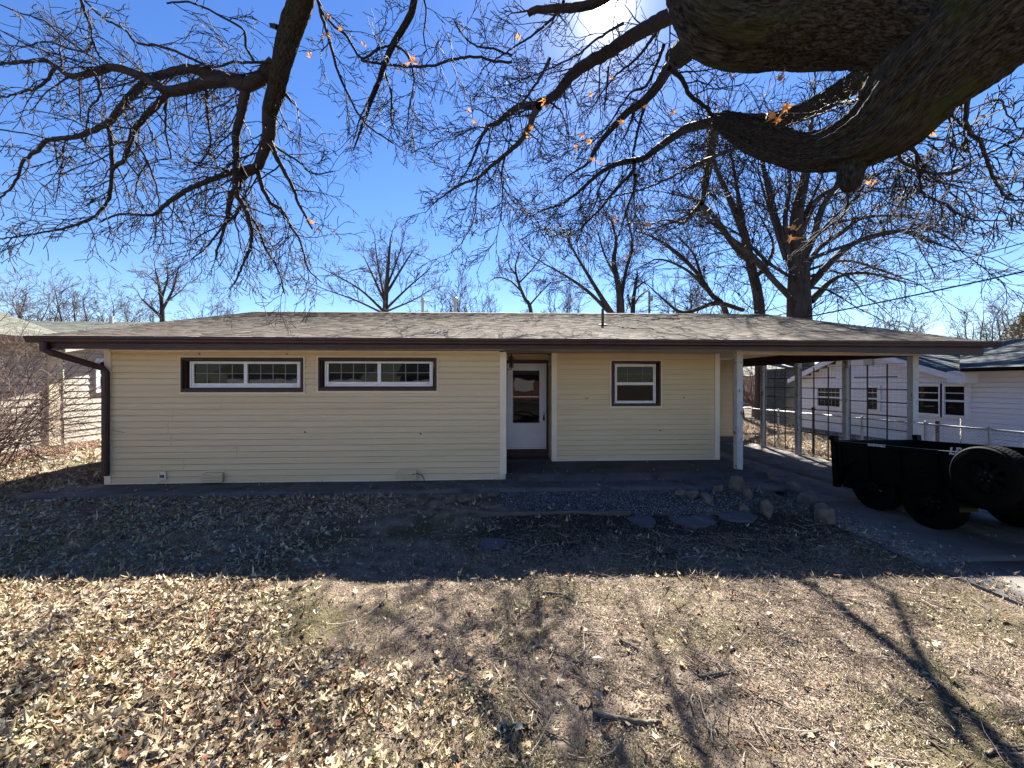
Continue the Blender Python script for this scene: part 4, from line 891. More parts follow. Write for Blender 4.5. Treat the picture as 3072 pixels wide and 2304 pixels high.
br([(1165,610),(1200,690),(1250,780),(1300,900),(1350,990)], 16, 5, 4.7, 5.2, 1.2)
br([(1165,610),(1210,650),(1290,700),(1350,750),(1440,740)], 9, 3, 4.7, 5.4)
br([(1110,730),(1130,800),(1170,880),(1210,900),(1260,980),(1300,1050),(1330,1160),(1390,1220)], 14, 3, 4.8, 5.2, 1.2)
br([(1050,860),(1020,930),(960,980),(900,1060),(830,1120)], 10, 3, 4.9, 5.3, 1.2)
br([(1060,900),(1110,980),(1150,1080),(1200,1160),(1230,1270)], 9, 3, 4.9, 5.3, 1.2)
br([(890,385),(895,480),(910,600),(890,670),(830,740)], 8, 3, 4.7, 5.0)
br([(720,410),(715,520),(720,610),(740,680),(690,690)], 7, 3, 4.8, 5.0)
br([(575,600),(610,650),(635,700),(600,760),(580,850)], 7, 3, 5.0, 5.1)
br([(635,690),(660,760),(685,850),(685,940)], 6, 3, 5.0, 5.2)
br([(410,320),(430,380),(430,420),(390,460),(375,540),(370,620)], 8, 3, 4.9, 5.1)
br([(240,290),(200,350),(160,380),(90,400),(20,420),(-30,400)], 9, 3, 5.0, 5.2)
br([(345,-20),(370,60),(390,120),(400,185),(430,240),(485,290)], 8, 5, 4.5, 4.9)
br([(400,185),(370,220),(300,210),(200,180),(100,200),(0,190)], 7, 3, 4.8, 5.0)
br([(360,0),(450,80),(540,130),(590,185),(700,200),(800,240),(900,290)], 5, 7, 4.6, 4.6, .8)
br([(1180,265),(1100,270),(1000,270),(940,290),(870,280),(820,290)], 8, 4, 4.4, 4.6)
br([(0,20),(100,60),(190,90),(260,150),(330,200),(420,260)], 3, 5, 4.4, 4.8, .8)
br([(720,15),(820,10),(900,40),(990,90),(1060,140),(1060,200),(1100,270)], 4, 7, 4.0, 4.4, .8)
br([(0,130),(130,200),(230,230),(330,260)], 3, 4, 4.7, 5.0, .8)
br([(0,560),(100,575),(230,605),(340,640),(470,700)], 4, 3, 5.2, 5.2, .7)
# hanging sprays in the middle
br([(1370,-30),(1380,30),(1430,200),(1460,310),(1500,400),(1560,510),(1610,560),(1700,620)], 10, 4, 4.4, 5.2)
br([(1380,30),(1430,100),(1500,160),(1560,250),(1640,210),(1720,180)], 7, 6, 4.5, 5.4, .8)
br([(1650,290),(1690,400),(1690,510),(1720,600)], 7, 3, 5.6, 5.9, 1.2)
br([(1640,330),(1600,420),(1560,500),(1530,600)], 7, 3, 5.6, 5.9, 1.2)
br([(1700,190),(1760,240),(1790,340),(1770,450),(1760,560)], 7, 3, 5.5, 5.9, 1.2)
br([(1560,260),(1620,272),(1700,282),(1790,288),(1880,280),(1960,255),(2060,245),(2130,262),(2212,268)], 6, 7, 5.5, 5.2, .7)
br([(1960,85),(1990,140),(2060,200),(2130,210),(2212,240)], 3, 6, 5.0, 5.2, .8)
br([(1830,-20),(1840,60),(1830,160),(1850,240)], 6, 3, 5.0, 5.4)
br([(1200,120),(1180,112),(1165,110)], 16, 10, 4.25, 4.25, .2)
br([(1225,400),(1250,425),(1275,455)], 14, 3, 4.55, 4.5, .3)
# right side (crop 2.458, origin 1300,200)
def b2(L, w0, w1, Y0, Y1, dens=1.0, far=True): br(L, w0/2.458, w1/2.458, Y0, Y1+(2.1 if Y1 > 6 else 0), dens, 2.458, 1300, 200, far)
def b3(L, w0, w1, Y0, Y1, dens=1.0): br(L, w0/2.458, w1/2.458, Y0, Y1, dens, 2.458, 2172, 300)
b2([(1868,-442),(1680,-340),(1480,-230),(1290,-110),(1100,0),(1000,85),(930,180),(850,240),(720,290),(640,290),(560,340),(480,410),(400,450),(340,550),(290,680),(240,780),(180,860)], 110, 5, 3.7, 6.6, 1.0, False)
b2([(780,290),(740,360),(700,460),(640,550),(520,660),(420,740),(330,820),(200,870),(80,950),(0,1010),(-60,1080)], 50, 4, 5.2, 7.4, 1.2, False)
b2([(330,820),(315,950),(305,1100),(240,1250),(150,1360),(20,1420)], 14, 3, 6.8, 7.4, 1.2, False)
b2([(525,670),(500,800),(510,900),(500,1080),(470,1250),(460,1400)], 16, 3, 6.5, 7.2, 1.2, False)
b2([(510,880),(600,1010),(680,1080),(750,1110)], 9, 3, 6.8, 7.4, 1.0, False)
b2([(400,450),(300,450),(170,515),(0,530)], 12, 3, 6.0, 6.6, 1.0, False)
b2([(860,-60),(800,60),(720,180),(640,290)], 20, 14, 4.4, 5.5, 1.0, False)
b2([(870,270),(940,330),(980,440),(1000,590),(950,680)], 14, 4, 5.1, 6.0, 1.0, False)
b2([(1290,0),(1285,120),(1270,230),(1260,330)], 14, 8, 4.6, 5.0, .6)
b2([(1810,-60),(1720,30),(1660,130),(1560,250),(1440,330),(1340,430),(1260,520),(1200,610),(1130,720),(1000,800),(900,900)], 90, 5, 3.5, 6.6, 1.2)
b2([(1480,340),(1440,450),(1380,580)], 22, 8, 4.9, 5.3, .5)
b2([(1560,280),(1520,420),(1490,560),(1470,680),(1480,800)], 22, 12, 4.6, 5.8)
b2([(2110,400),(1960,430),(1840,470),(1740,540),(1640,610),(1540,680),(1380,710),(1250,770),(1150,850),(1050,940),(930,1020),(800,1060),(680,1130)], 74, 5, 5.0, 7.2, 1.1, False)
b2([(1480,700),(1470,770),(1390,860),(1300,960),(1240,1040),(1130,1150),(1090,1220),(1060,1300)], 30, 6, 6.6, 6.9, 1.0, False)
b2([(1300,770),(1220,900),(1200,1000),(1100,1180),(1020,1330)], 18, 4, 7.0, 6.9, 1.0, False)
b2([(1490,800),(1480,900),(1430,1040),(1380,1200),(1330,1350)], 26, 5, 6.7, 6.9, 1.0, False)
b2([(2400,560),(2212,610),(2070,660),(1950,710),(1820,780),(1680,850),(1520,910),(1360,950),(1200,1000),(1000,1060),(820,1150)], 26, 4, 3.6, 7.0, 1.1, False)
b2([(2110,410),(2065,500),(2050,600),(2040,700),(2010,850),(1980,1000),(1900,1090),(1840,1150),(1700,1130),(1600,1170)], 84, 6, 5.2, 9.0, 1, False)
b2([(1980,1010),(2010,1080),(2030,1115)], 28, 20, 7.6, 7.7, .3, False)
b2([(1740,10),(1830,90),(1900,220),(2000,290),(2080,400)], 34, 22, 3.7, 4.2, .7, False)
b2([(630,1280),(800,1200),(980,1215),(1150,1100)], 6, 4, 7.0, 7.0)
b2([(960,-480),(900,-380),(760,-250),(560,-120),(380,0),(350,60)], 24, 4, 4.6, 6.0, .7, False)
b2([(1400,-320),(1200,-200),(1050,-80),(800,40),(560,130),(400,160)], 20, 4, 4.2, 6.0, .8, False)
b2([(1650,-260),(1500,-60),(1350,60),(1200,260),(1120,400)], 24, 4, 3.9, 5.6, 1.2)
b2([(1700,-160),(1640,0),(1560,150),(1450,200),(1300,420),(1150,580),(1050,680)], 26, 4, 3.8, 6.2, 1.2)
b2([(1420,-640),(1260,-500),(1130,-448),(980,-430),(860,-425),(760,-425),(700,-390)], 70, 40, 3.8, 3.9, .3, False)
# drooping branches at the far right (crop 2.458, origin 2172,300)
b3([(1290,370),(1300,440),(1420,510),(1560,540),(1720,520),(1900,420),(2060,340),(2280,250)], 22, 14, 2.9, 3.6, .5)
b3([(1785,-60),(1790,60),(1800,220),(1900,330),(1960,500),(2030,640),(2110,730),(2300,745)], 34, 12, 2.5, 3.6, .5)
b3([(1660,90),(1730,160),(1800,225),(1780,300),(1700,410),(1680,540),(1640,700)], 20, 6, 2.8, 3.6, .5)
b3([(1370,330),(1420,420),(1430,540),(1460,680),(1520,720),(1640,770),(1750,850),(1880,890),(2050,890),(2300,915)], 20, 8, 2.9, 4.2, .5)
b3([(1330,340),(1440,420),(1520,560),(1640,620),(1800,650),(1950,690),(2100,620),(2280,560)], 16, 6, 2.9, 3.8, .5)
b3([(1430,250),(1550,290),(1680,270),(1800,210),(1950,110),(2212,0)], 14, 10, 2.8, 3.2, .5)
b3([(2040,0),(2080,80),(2150,180),(2300,270)], 12, 6, 2.6, 3.0, .5)
b3([(880,620),(915,690),(905,790),(860,870),(760,940),(640,1040),(540,1120)], 22, 8, 3.1, 5.0, .5)
b3([(1100,430),(1120,560),(1250,620),(1450,640),(1640,600),(1900,580),(2212,600)], 9, 5, 3.1, 4.2, .5)
b3([(1400,260),(1300,400),(1200,560),(1080,640),(960,760)], 8, 4, 3.1, 4.6, .5)
b3([(-100,100),(300,110),(640,100),(800,30),(950,10),(1050,-20)], 14, 24, 5.0, 3.2, .9)
b3([(-60,420),(100,350),(400,220),(640,130),(830,60)], 14, 12, 5.0, 3.4, .9)
Rg = np.random.default_rng(5); fine, mid = [], []
def far_depth(px, py):
    k_ = min(max((px-1980)/170, 0), 1); return far_depth0(py)*(1-k_)+5.6*k_
def far_depth0(py):
    v = (1148-py)/FPX; gy_ = 2250-450*min(max((py-300)/400, 0), 1); yg = FPX*1.88/(gy_-1148)
    if v > .50: return 8.2-max(0, (455-py))/455*2.2
    s_ = (1.88+v*yg)/(1-1.024*v); return min(8.2, yg+1.024*s_)
BR = [([(a, b, w_, far_depth(a, b)) for a, b, w_, Y in L], d) if f_ else (L, d) for (L, d), f_ in zip(BR, FAR)]
for L, dens in BR:
    P4 = spline([W(a, b, Y)+(max(w_/2*Y/FPX*1.08, .0034),) for a, b, w_, Y in L], .05)
    P4[1:-1,:3] += Rg.normal(0, .004, P4[1:-1,:3].shape)
    mid.append((P4[:,:3], P4[:,3]))
    s = 0; nxt = Rg.uniform(.02, .12); total = np.linalg.norm(np.diff(P4[:,:3], axis=0), axis=1)
    for i in range(len(total)):
        s += total[i]
        if s > nxt and dens > .25:
            yk = P4[i,1]/5.5; nxt = s+Rg.uniform(.095, .20)/dens*max(yk, .7)**1.3; ax = unit(P4[i+1,:3]-P4[i,:3]); rr = P4[i,3]
            pr = unit(np.cross(ax, Rg.normal(0, 1, 3))); a = Rg.uniform(.5, 1.1); d = ax*math.cos(a)+pr*math.sin(a)
            Ln = Rg.uniform(.22, .62)*(1.0 if rr < .02 else 1.25)*(P4[i,1]/5.5+.25)
            grow(fine, P4[i,:3], d, Ln, min(max(rr*.45, .0055*max(yk,1)), .012*max(yk,1)), 2, Rg, wob=.17, pull=(-.01,0,-.045), kids=(4,3), rmin=.0042*max(yk, .8), ang=(.4,1.0), seg=6, k0=.15)
    if dens > .25: grow(fine, P4[-1,:3], P4[-1,:3]-P4[-3,:3], .45, .0035, 2, Rg, wob=.2, kids=(5,3), rmin=.0021, seg=6)
big = [q for q in mid if q[1][0] > .02]; small = [q for q in mid if q[1][0] <= .02]
for q in big:
    pass
v1, f1 = tubes(mid, 10); npmesh('branches', v1, f1, MT['twig'], oak, smooth=True)
v1, f1 = tubes(fine, 3); npmesh('twigs', v1, f1, MT['twig'], oak)
print('oak twigs', len(fine), len(v1))

# leaf outline used for both hanging and fallen leaves
def leafshape(kind):
    if kind == 0:                                   # pointed five-lobed
        an = np.radians([90,110,128,152,176,200,232,270,308,340,4,28,52,70]); r = np.array([1,.55,.34,.85,.40,.62,.28,.30,.28,.62,.40,.85,.34,.55])
    elif kind == 1:
        an = np.radians([90,104,122,140,165,190,215,270,325,350,15,40,58,76]); r = np.array([1,.62,.42,.78,.42,.55,.36,.34,.36,.55,.42,.78,.42,.62])
    else:                                           # plain narrow leaf
        an = np.radians([90,115,160,205,250,270,290,335,20,65]); r = np.array([1,.62,.40,.42,.72,.95,.72,.42,.40,.62])
    return np.stack([r*np.cos(an), r*np.sin(an)], 1)
def scatter_leaves(name, pos, size, mt, R, tilt=.35, parent=None, curl=.5, kinds=(0,1,2), stand=None):
    V, Fs, off = [], [], 0; pos = np.asarray(pos); kd = R.choice(kinds, len(pos))
    for k in kinds:
        p = pos[kd == k]; n = len(p)
        if not n: continue
        o = leafshape(k); m = len(o); base = np.vstack([[0,0], o]); sz = (size[0]+(size[1]-size[0])*R.random(n)**1.5)*(.75 if k == 2 else 1)
        L = np.repeat(base[None], n, 0)*sz[:,None,None]*np.stack([R.uniform(.6,1,n), np.ones(n)], 1)[:,None,:]
        c1, c2 = R.normal(0, curl, n), R.normal(.25, curl, n)
        z = (L[:,:,0]**2*c1[:,None]+L[:,:,1]**2*c2[:,None])/sz[:,None]*1.2+np.abs(L[:,:,0])*R.uniform(-.2,.7,n)[:,None]+R.normal(0,.05,(n,m+1))*sz[:,None]
        Q = np.stack([L[:,:,0], L[:,:,1], z], -1)
        rz, tx, ty = R.uniform(0, 2*np.pi, n), R.normal(0, tilt, n), R.normal(0, tilt, n)
        c, s = np.cos(tx)[:,None], np.sin(tx)[:,None]; Q = np.stack([Q[...,0], Q[...,1]*c-Q[...,2]*s, Q[...,1]*s+Q[...,2]*c], -1)
        c, s = np.cos(ty)[:,None], np.sin(ty)[:,None]; Q = np.stack([Q[...,0]*c+Q[...,2]*s, Q[...,1], -Q[...,0]*s+Q[...,2]*c], -1)
        c, s = np.cos(rz)[:,None], np.sin(rz)[:,None]; Q = np.stack([Q[...,0]*c-Q[...,1]*s, Q[...,0]*s+Q[...,1]*c, Q[...,2]], -1)
        Q = Q+p[:,None,:]
        f = np.array([[0, 1+i, 1+(i+1)%m] for i in range(m)]); F = (f[None]+(np.arange(n)*(m+1))[:,None,None]).reshape(-1, 3)+off
        V.append(Q.reshape(-1, 3)); Fs.append(F); off += n*(m+1)
    return npmesh(name, np.concatenate(V), np.concatenate(Fs), mt, parent)
# dry leaves that still hang on the oak: each clump at a spot of the photograph
hang = [(1028,88),(1093,136),(925,165),(985,105),(1240,180),(1245,192),(1225,195),(1200,210),(925,665),(955,690),(1640,298),(1635,318),(1590,385),(1585,405),(1550,110),(1560,205),(1620,175),(1835,238),(1780,285),(1935,325),(1875,365),(1742,400),(1725,445),(1775,422),(1780,475),(1800,490),(2195,229),(2345,245),(2360,310),(2352,325),(2330,360),(2600,250),(1845,650),(1940,677),(1415,330),(1430,370),(2795,390),(2610,550),(2388,686),(2375,715),(2320,350),(2020,340),(985,45),(1885,770),(2290,408)]
pos = []
for px, py in hang:
    Y = 4.4 if px < 1100 else (5.2 if px < 1500 else (4.9 if px < 2300 else 3.1))
    for k in range(3 if px in (1240,1640,1590,2345) else 2): pos.append(np.array(W(px+NR.uniform(-8,8), py+NR.uniform(-8,8), Y+NR.uniform(-.05,.05))))
for q in pos: scatter_leaves('dry_leaf', [q], (.045,.07), MT['oleaf'], NR, tilt=1.3, parent=oak, curl=.6, kinds=(0,1))

# ---- background trees
RM = .0011
def spawn(P4, H, R, fine, dens, kids=(5,5,3), pull=(0,0,.02), lf=(.08,.17), rf=.5):
    s = 0; tot = np.linalg.norm(np.diff(P4[:,:3], axis=0), axis=1); nxt = H*R.uniform(.02,.06)
    for i in range(len(tot)):
        s += tot[i]
        if s > nxt:
            nxt = s+H*R.uniform(.014,.03)/dens; ax = unit(P4[i+1,:3]-P4[i,:3]); pr = unit(np.cross(ax, R.normal(0,1,3))); a = R.uniform(.5,1.1)
            grow(fine, P4[i,:3], ax*math.cos(a)+pr*math.sin(a)+np.array([0,0,.15]), H*R.uniform(*lf), min(P4[i,3]*rf, H*.0028), 2, R, wob=.16, pull=pull, kids=kids, rmin=H*RM, ang=(.35,.8), seg=5)
    grow(fine, P4[-1,:3], P4[-1,:3]-P4[-3,:3], H*lf[1], P4[-1,3], 2, R, wob=.16, pull=pull, kids=kids, rmin=H*RM, seg=5)
def bare_tree(label, px, top, Y, spread, seed, nl=7, dens=1.0, trunk=.32, group='bare trees behind the houses', r0=.02, mt='barkb', tw='twigb', lean=0):
    R = np.random.default_rng(seed); b = np.array(W(px, 1100, Y)); b[2] = -.25; zt = W(px, top, Y)[2]; H = (zt-b[2])*.94
    e = empty('bare_tree', tuple(b)); tag(e, label, 'tree', group); mid, fine = [], []; nl = nl+2; dens = dens*.8
    sp = spread/FPX*Y*.42; r = H*r0; ctr = b.copy()
    tr_ = spline([tuple(b)+(r*1.3,), tuple(b+np.array([lean*.3,0,H*trunk*.5]))+(r,), tuple(b+np.array([lean,0,H*trunk]))+(r*.85,)], .5); mid.append((tr_[:,:3], tr_[:,3]))
    fork = tr_[-1,:3]
    for k in range(nl):
        a = 2.4*k+R.uniform(-.3,.3); f = math.sqrt((k+.3)/nl); h = H*(1-trunk)*math.sqrt(max(1-.80*f*f, .1))*R.uniform(.86,1.0)
        st = tr_[int(R.uniform(.6,1)*(len(tr_)-1)),:3] if k else fork
        d = np.array([math.cos(a)*sp*f, math.sin(a)*sp*f, 0]); pts = []
        for t in (0,.3,.6,.85,1): q = st+d*(t**.7)+np.array([0,0,(fork[2]-st[2]+h)*t**1.1]); q[:2] += R.normal(0,H*.012,2)*(t > 0); pts.append(tuple(q)+(r*.42*(1-t)**.9+H*.0014,))
        P4 = spline(pts, H*.03); mid.append((P4[:,:3], P4[:,3])); spawn(P4, H, R, fine, dens)
    v, f = tubes(mid, 8); npmesh('trunk', v, f, MT[mt], e, smooth=True)
    v, f = tubes(fine, 3); npmesh('crown', v, f, MT[tw], e); return len(fine)
n = 0
n += bare_tree('leftmost bare tree above the grey-green roof', 50, 822, 42, 260, 21, 8)
n += bare_tree('broad bare tree behind the left roof vent pipe', 235, 820, 38, 330, 22, 9, 1.1)
n += bare_tree('small faint bare tree left of the open blue sky gap', 640, 868, 46, 170, 24, 6)
n += bare_tree('low bare tree between the two at the roof left end', 395, 872, 44, 170, 25, 6)
n += bare_tree('bushy bare tree behind the two pale vent pipes', 1365, 815, 40, 230, 28, 8, 1.2)
n += bare_tree('short bare tree just right of the pale vent pipes', 1460, 880, 42, 110, 29, 5)
n += bare_tree('dense low bare tree beside the leaning thin one', 1690, 800, 38, 150, 31, 6)
n += bare_tree('round bare tree over the white neighbour roof', 2680, 892, 40, 240, 33, 8, 1.0)
n += bare_tree('bare tree at the right edge above the dark roof', 2930, 902, 40, 200, 34, 7)
n += bare_tree('rightmost tall bare tree above the dark roof', 3050, 855, 38, 200, 35, 7)
n += bare_tree('small bare tree behind the fork of the big back tree', 2060, 780, 36, 200, 36, 6)
# traced trees: multi-stem and big one behind the carport
def traced(label, lines, Y, H, seed, dens, mt='barkb', tw='twig', kids=(6,5,3), lf=(.11,.27), top_only=None):
    dens *= 2.2
    R = np.random.default_rng(seed); b = np.array(W(lines[0][0][0], 1100, Y)); b[2] = -.25
    e = empty('bare_tree', tuple(b)); tag(e, label, 'tree', 'bare trees behind the houses'); mid, fine = [], []
    for j, L in enumerate(lines):
        dY = 0 if j == 0 else R.uniform(-1,1)*Y*.10; n_ = len(L); pts = []
        for i, (px, py, w_) in enumerate(L):
            yy = Y+dY*i/(n_-1); q = W(px, py, yy); pts.append((q[0], q[1], q[2] if py < 1090 else -.25, w_/2*yy/FPX))
        P4 = spline(pts, H*.03); mid.append((P4[:,:3], P4[:,3])); k0 = max(1, int(len(P4)*.25)); spawn(P4[k0:], H, R, fine, dens, kids=kids, lf=lf)
    v, f = tubes(mid, 10); npmesh('trunk', v, f, MT[mt], e, smooth=True); v, f = tubes(fine, 3); npmesh('crown', v, f, MT[tw], e); return len(fine)
o6 = lambda L: [(1536+a/1.44, b/1.44, w_) for a, b, w_ in L]
n += traced('multi-stemmed dark bare tree behind the ridge centre right', [o6([(470,1600,26),(470,1360,24),(460,1240,18),(440,1130,14),(450,1040,9),(430,960,5)]), o6([(440,1370,20),(390,1290,14),(330,1190,10),(270,1090,7),(230,1010,4)]), o6([(470,1300,12),(490,1180,10),(520,1060,7),(500,950,4)]), o6([(420,1350,12),(330,1260,10),(230,1190,7),(140,1140,4)]), o6([(450,1200,8),(400,1100,6),(370,1000,4)])], 25, 10, 41, .8)
n += traced('small broken dead tree with stubby forked limbs by the utility pole', [o6([(522,1600,16),(522,1350,14),(530,1260,10),(540,1195,7)]), o6([(524,1320,9),(550,1280,6),(585,1255,4)]), o6([(522,1340,7),(505,1300,5),(500,1280,4)]), o6([(532,1250,6),(560,1225,5),(585,1210,3)])], 26, 8, 42, .25, lf=(.02,.05))
n += traced('big bare tree with thick trunk behind the carport roof', [o6([(1245,1700,84),(1240,1370,66),(1238,1250,60),(1240,1100,50),(1228,950,36),(1262,780,26),(1280,640,18),(1300,480,8)]), o6([(1230,1200,26),(1140,950,18),(1110,820,18),(1090,740,12),(1060,600,6)]), o6([(1240,1150,24),(1290,1060,18),(1340,900,18),(1400,800,10),(1440,700,5)]), o6([(1270,1250,24),(1400,1110,18),(1500,1040,15),(1650,1000,11),(1720,1005,10),(1850,1060,5)]), o6([(1260,1180,20),(1320,1080,14),(1430,1000,14),(1520,940,9),(1700,930,5)]), o6([(1290,1300,24),(1400,1200,12),(1530,1180,8),(1700,1220,4)]), o6([(1210,1290,20),(1130,1210,16),(1060,1130,18),(960,1040,12),(860,960,8),(800,900,4)]), o6([(1200,1110,16),(1180,950,14),(1200,800,10),(1190,650,5)]), *[[(2172+a/2.458, 300+b/2.458, w_) for a, b, w_ in L] for L in (
 [(600,1080,12),(760,930,9),(1000,870,7),(1200,850,5),(1450,880,4)], [(620,1180,13),(850,1090,10),(1150,1000,8),(1300,960,6),(1500,950,5),(1680,1030,4),(1760,1130,3)],
 [(630,1250,10),(830,1190,7),(1000,1200,6),(1200,1270,5),(1420,1350,3)], [(610,1310,9),(800,1260,6),(950,1330,5),(1030,1440,3)], [(560,1020,12),(640,800,9),(800,650,6),(1000,480,4)], [(450,1180,10),(330,800,7),(250,520,4)],
 [(560,900,9),(700,620,7),(760,420,4)], [(600,1100,10),(820,860,8),(1050,680,6),(1300,640,4)], [(620,1380,8),(760,1400,6),(900,1480,4)], [(480,1300,10),(300,1180,8),(120,1000,6),(-60,900,4)])], o6([(1250,1000,20),(1330,850,14),(1500,780,9),(1640,730,5)])], 18, 11, 43, 1.4)
n += traced('leaning dark bare tree left of the thick trunk', [o6([(1075,1700,34),(1070,1350,30),(1030,1140,26),(1000,1000,22),(940,860,17),(880,720,11),(850,600,8)]), o6([(1020,1120,20),(960,1060,18),(860,920,14),(780,860,9),(700,840,4)]), o6([(1040,1200,16),(1090,1160,12),(1130,1060,7),(1080,950,4)]), o6([(1000,1000,16),(980,860,12),(960,740,8),(940,620,4)])], 20, 11, 44, 1.2)
n += traced('slim bare tree leaning far left behind the roof ridge', [o6([(990,1640,22),(930,1370,17),(860,1270,14),(800,1180,11),(720,1100,12),(620,1030,7),(540,1000,3)]), o6([(860,1270,12),(760,1170,8),(640,1120,5),(560,1150,3)]), o6([(1000,1340,12),(880,1310,14),(740,1350,10),(640,1280,5)]), o6([(820,1200,9),(780,1090,6),(700,1010,3)])], 21, 9, 45, .9)
n += traced('tall rounded bare tree behind the middle left of the ridge', [[(1155,1100,24),(1156,945,17),(1160,860,13),(1166,780,9),(1172,715,4)], [(1155,905,9),(1120,830,6),(1092,770,3)], [(1157,885,9),(1205,805,6),(1240,750,3)], [(1152,935,8),(1085,872,6),(1015,830,4),(965,805,2)], [(1160,925,8),(1225,862,5),(1280,815,3)], [(1154,900,8),(1135,800,5),(1125,725,3)], [(1163,855,7),(1195,770,4),(1208,722,2)], [(1150,940,7),(1065,900,5),(985,872,3),(930,850,2)], [(1158,935,6),(1240,900,4),(1290,870,2)]], 34, 14, 71, .95, tw='twigb', lf=(.06,.13))
n += traced('upright bare tree with dark trunk above the left end of the brown roof', [[(487,1100,18),(487,960,13),(484,900,10),(476,850,7),(466,806,3)], [(487,930,8),(517,872,6),(533,815,3)], [(484,950,9),(448,918,6),(424,896,3)], [(485,895,7),(503,835,4),(500,798,2)], [(480,860,5),(450,830,3),(430,815,2)], [(500,905,5),(545,870,3),(560,850,2)]], 30, 11, 72, .8, tw='twigb', lf=(.06,.12))
n += traced('thin bare tree leaning left above the middle of the ridge', [[(1610,1100,16),(1594,945,12),(1574,895,10),(1556,850,8),(1546,800,5),(1560,755,3)], [(1563,872,7),(1530,842,5),(1492,832,4),(1472,842,2)], [(1556,850,6),(1598,806,4),(1625,768,3)], [(1552,830,5),(1525,790,3),(1530,760,2)], [(1585,920,6),(1620,880,4),(1650,850,2)]], 33, 11, 73, .7, tw='twigb', lf=(.06,.12))
print('background twigs', n)
# dense cedar at the right edge
b = np.array(W(3085, 1100, 30)); e = empty('cedar_tree', (b[0], b[1], -.2)); tag(e, 'dense brownish cedar at the right edge behind the dark roof', 'tree')
m = M(); m.lathe((b[0],b[1],-.2), (0,0,1), [(0,.2),(4,.05)], 8); m.build('trunk', MT['barkb'], e)
zt = W(3085, 955, 30)[2]; R = np.random.default_rng(8); pts = []
k = 5200; h = R.random(k)**.8; rr = (1-h)**.7*3.4*np.sqrt(R.random(k)); a = R.random(k)*2*np.pi
p = np.stack([b[0]+rr*np.cos(a), b[1]+rr*np.sin(a), h*(zt+.6)+R.normal(0,.12,k)], 1); q1 = R.normal(0,.11,(k,3)); q2 = R.normal(0,.11,(k,3))
V = np.stack([p, p+q1, p+q2], 1).reshape(-1,3); npmesh('foliage', V, np.arange(3*k).reshape(-1,3), MT['evergreen'], e)
# red-twigged bare tree in the back yard, seen through the carport
bare_tree('low reddish bare tree in the back yard seen through the carport', 2262, 1035, 22, 260, 51, 8, 1.5, trunk=.25, mt='shrub', tw='shrub', r0=.03)

# ---- bare shrub at the left edge
Rs = np.random.default_rng(3)
def shrub(label, px, py, n, L, Y0, seed, dirx, up):
    R = np.random.default_rng(seed); b = np.array(atz(px, py, .05)); k = Y0/b[1]; b = b*k; b[2] = float(ground_z(b[0], b[1], False))
    e = empty('bare_shrub', tuple(b)); tag(e, label, 'shrub'); st, tw = [], []
    for i in range(n):
        p = b+np.array([R.normal(0,.28), R.normal(0,.22), 0]); d = np.array([dirx*R.uniform(-.2,1.5), R.normal(0,.45), up*R.uniform(.25,1.4)])
        grow(st, p, d, L*R.uniform(.55,1.1), R.uniform(.005,.011), 0, R, wob=.09, pull=(.01,0,-.05), seg=14); P, r_ = st[-1]
        for j in range(R.integers(7,13)):
            t = R.integers(3,14); ax = unit(P[t]-P[t-1]); pr = unit(np.cross(ax, R.normal(0,1,3)))
            grow(tw, P[t], ax+pr*R.uniform(.4,1), R.uniform(.25,.7), .0042, 1, R, wob=.15, pull=(0,0,-.03), kids=(4,), rmin=.0024, seg=6)
    v, f = tubes(st, 6); npmesh('stem', v, f, MT['shrub'], e); v, f = tubes(tw, 3); npmesh('twigs', v, f, MT['shrub'], e)
shrub('bare arching shrub with tangled reddish stems at the left edge', -130, 1430, 92, 2.9, 7.2, 61, .55, 1.15)

# ------------------------------------------------------------------ stones, edging, stepping stones
def rock(px, py, wpx, hpx, label, seed, zz=None, grp='limestone rocks edging the flower bed'):
    R = np.random.default_rng(seed); p = atz(px, py, -.02 if zz is None else zz); s_ = wpx/2/FPX*p[1]*1.25; h_ = hpx/FPX*p[1]*.85
    import bmesh
    bm = bmesh.new(); bmesh.ops.create_icosphere(bm, subdivisions=4, radius=1); cut = [unit(R.normal(0,1,3)) for _ in range(15)]; cd_ = R.uniform(.55,.85,15)
    for v in bm.verts:
        c = np.array(v.co)
        for nn_, d_ in zip(cut, cd_):
            t = c.dot(nn_)-d_
            if t > 0: c = c-nn_*t*.97
        c = c*(1+.16*(float(vnoise(c[0]*3+9, c[1]*3+c[2]*2, 1, seed))-.5)+.04*(float(vnoise(c[0]*9, c[1]*9+c[2]*7, 1, seed+1))-.5))
        v.co = (c[0]*s_, c[1]*s_*.8, c[2]*h_)
    me = bpy.data.meshes.new('rock'); bm.to_mesh(me); bm.free(); o = link('rock', me, MT['rock'], None, smooth=True)
    g_ = float(ground_z(p[0], p[1], False)); o.location = (p[0], p[1], g_+h_*.30); o.rotation_euler = (0,0,R.uniform(0,6.28)); tag(o, label, 'rock', grp)
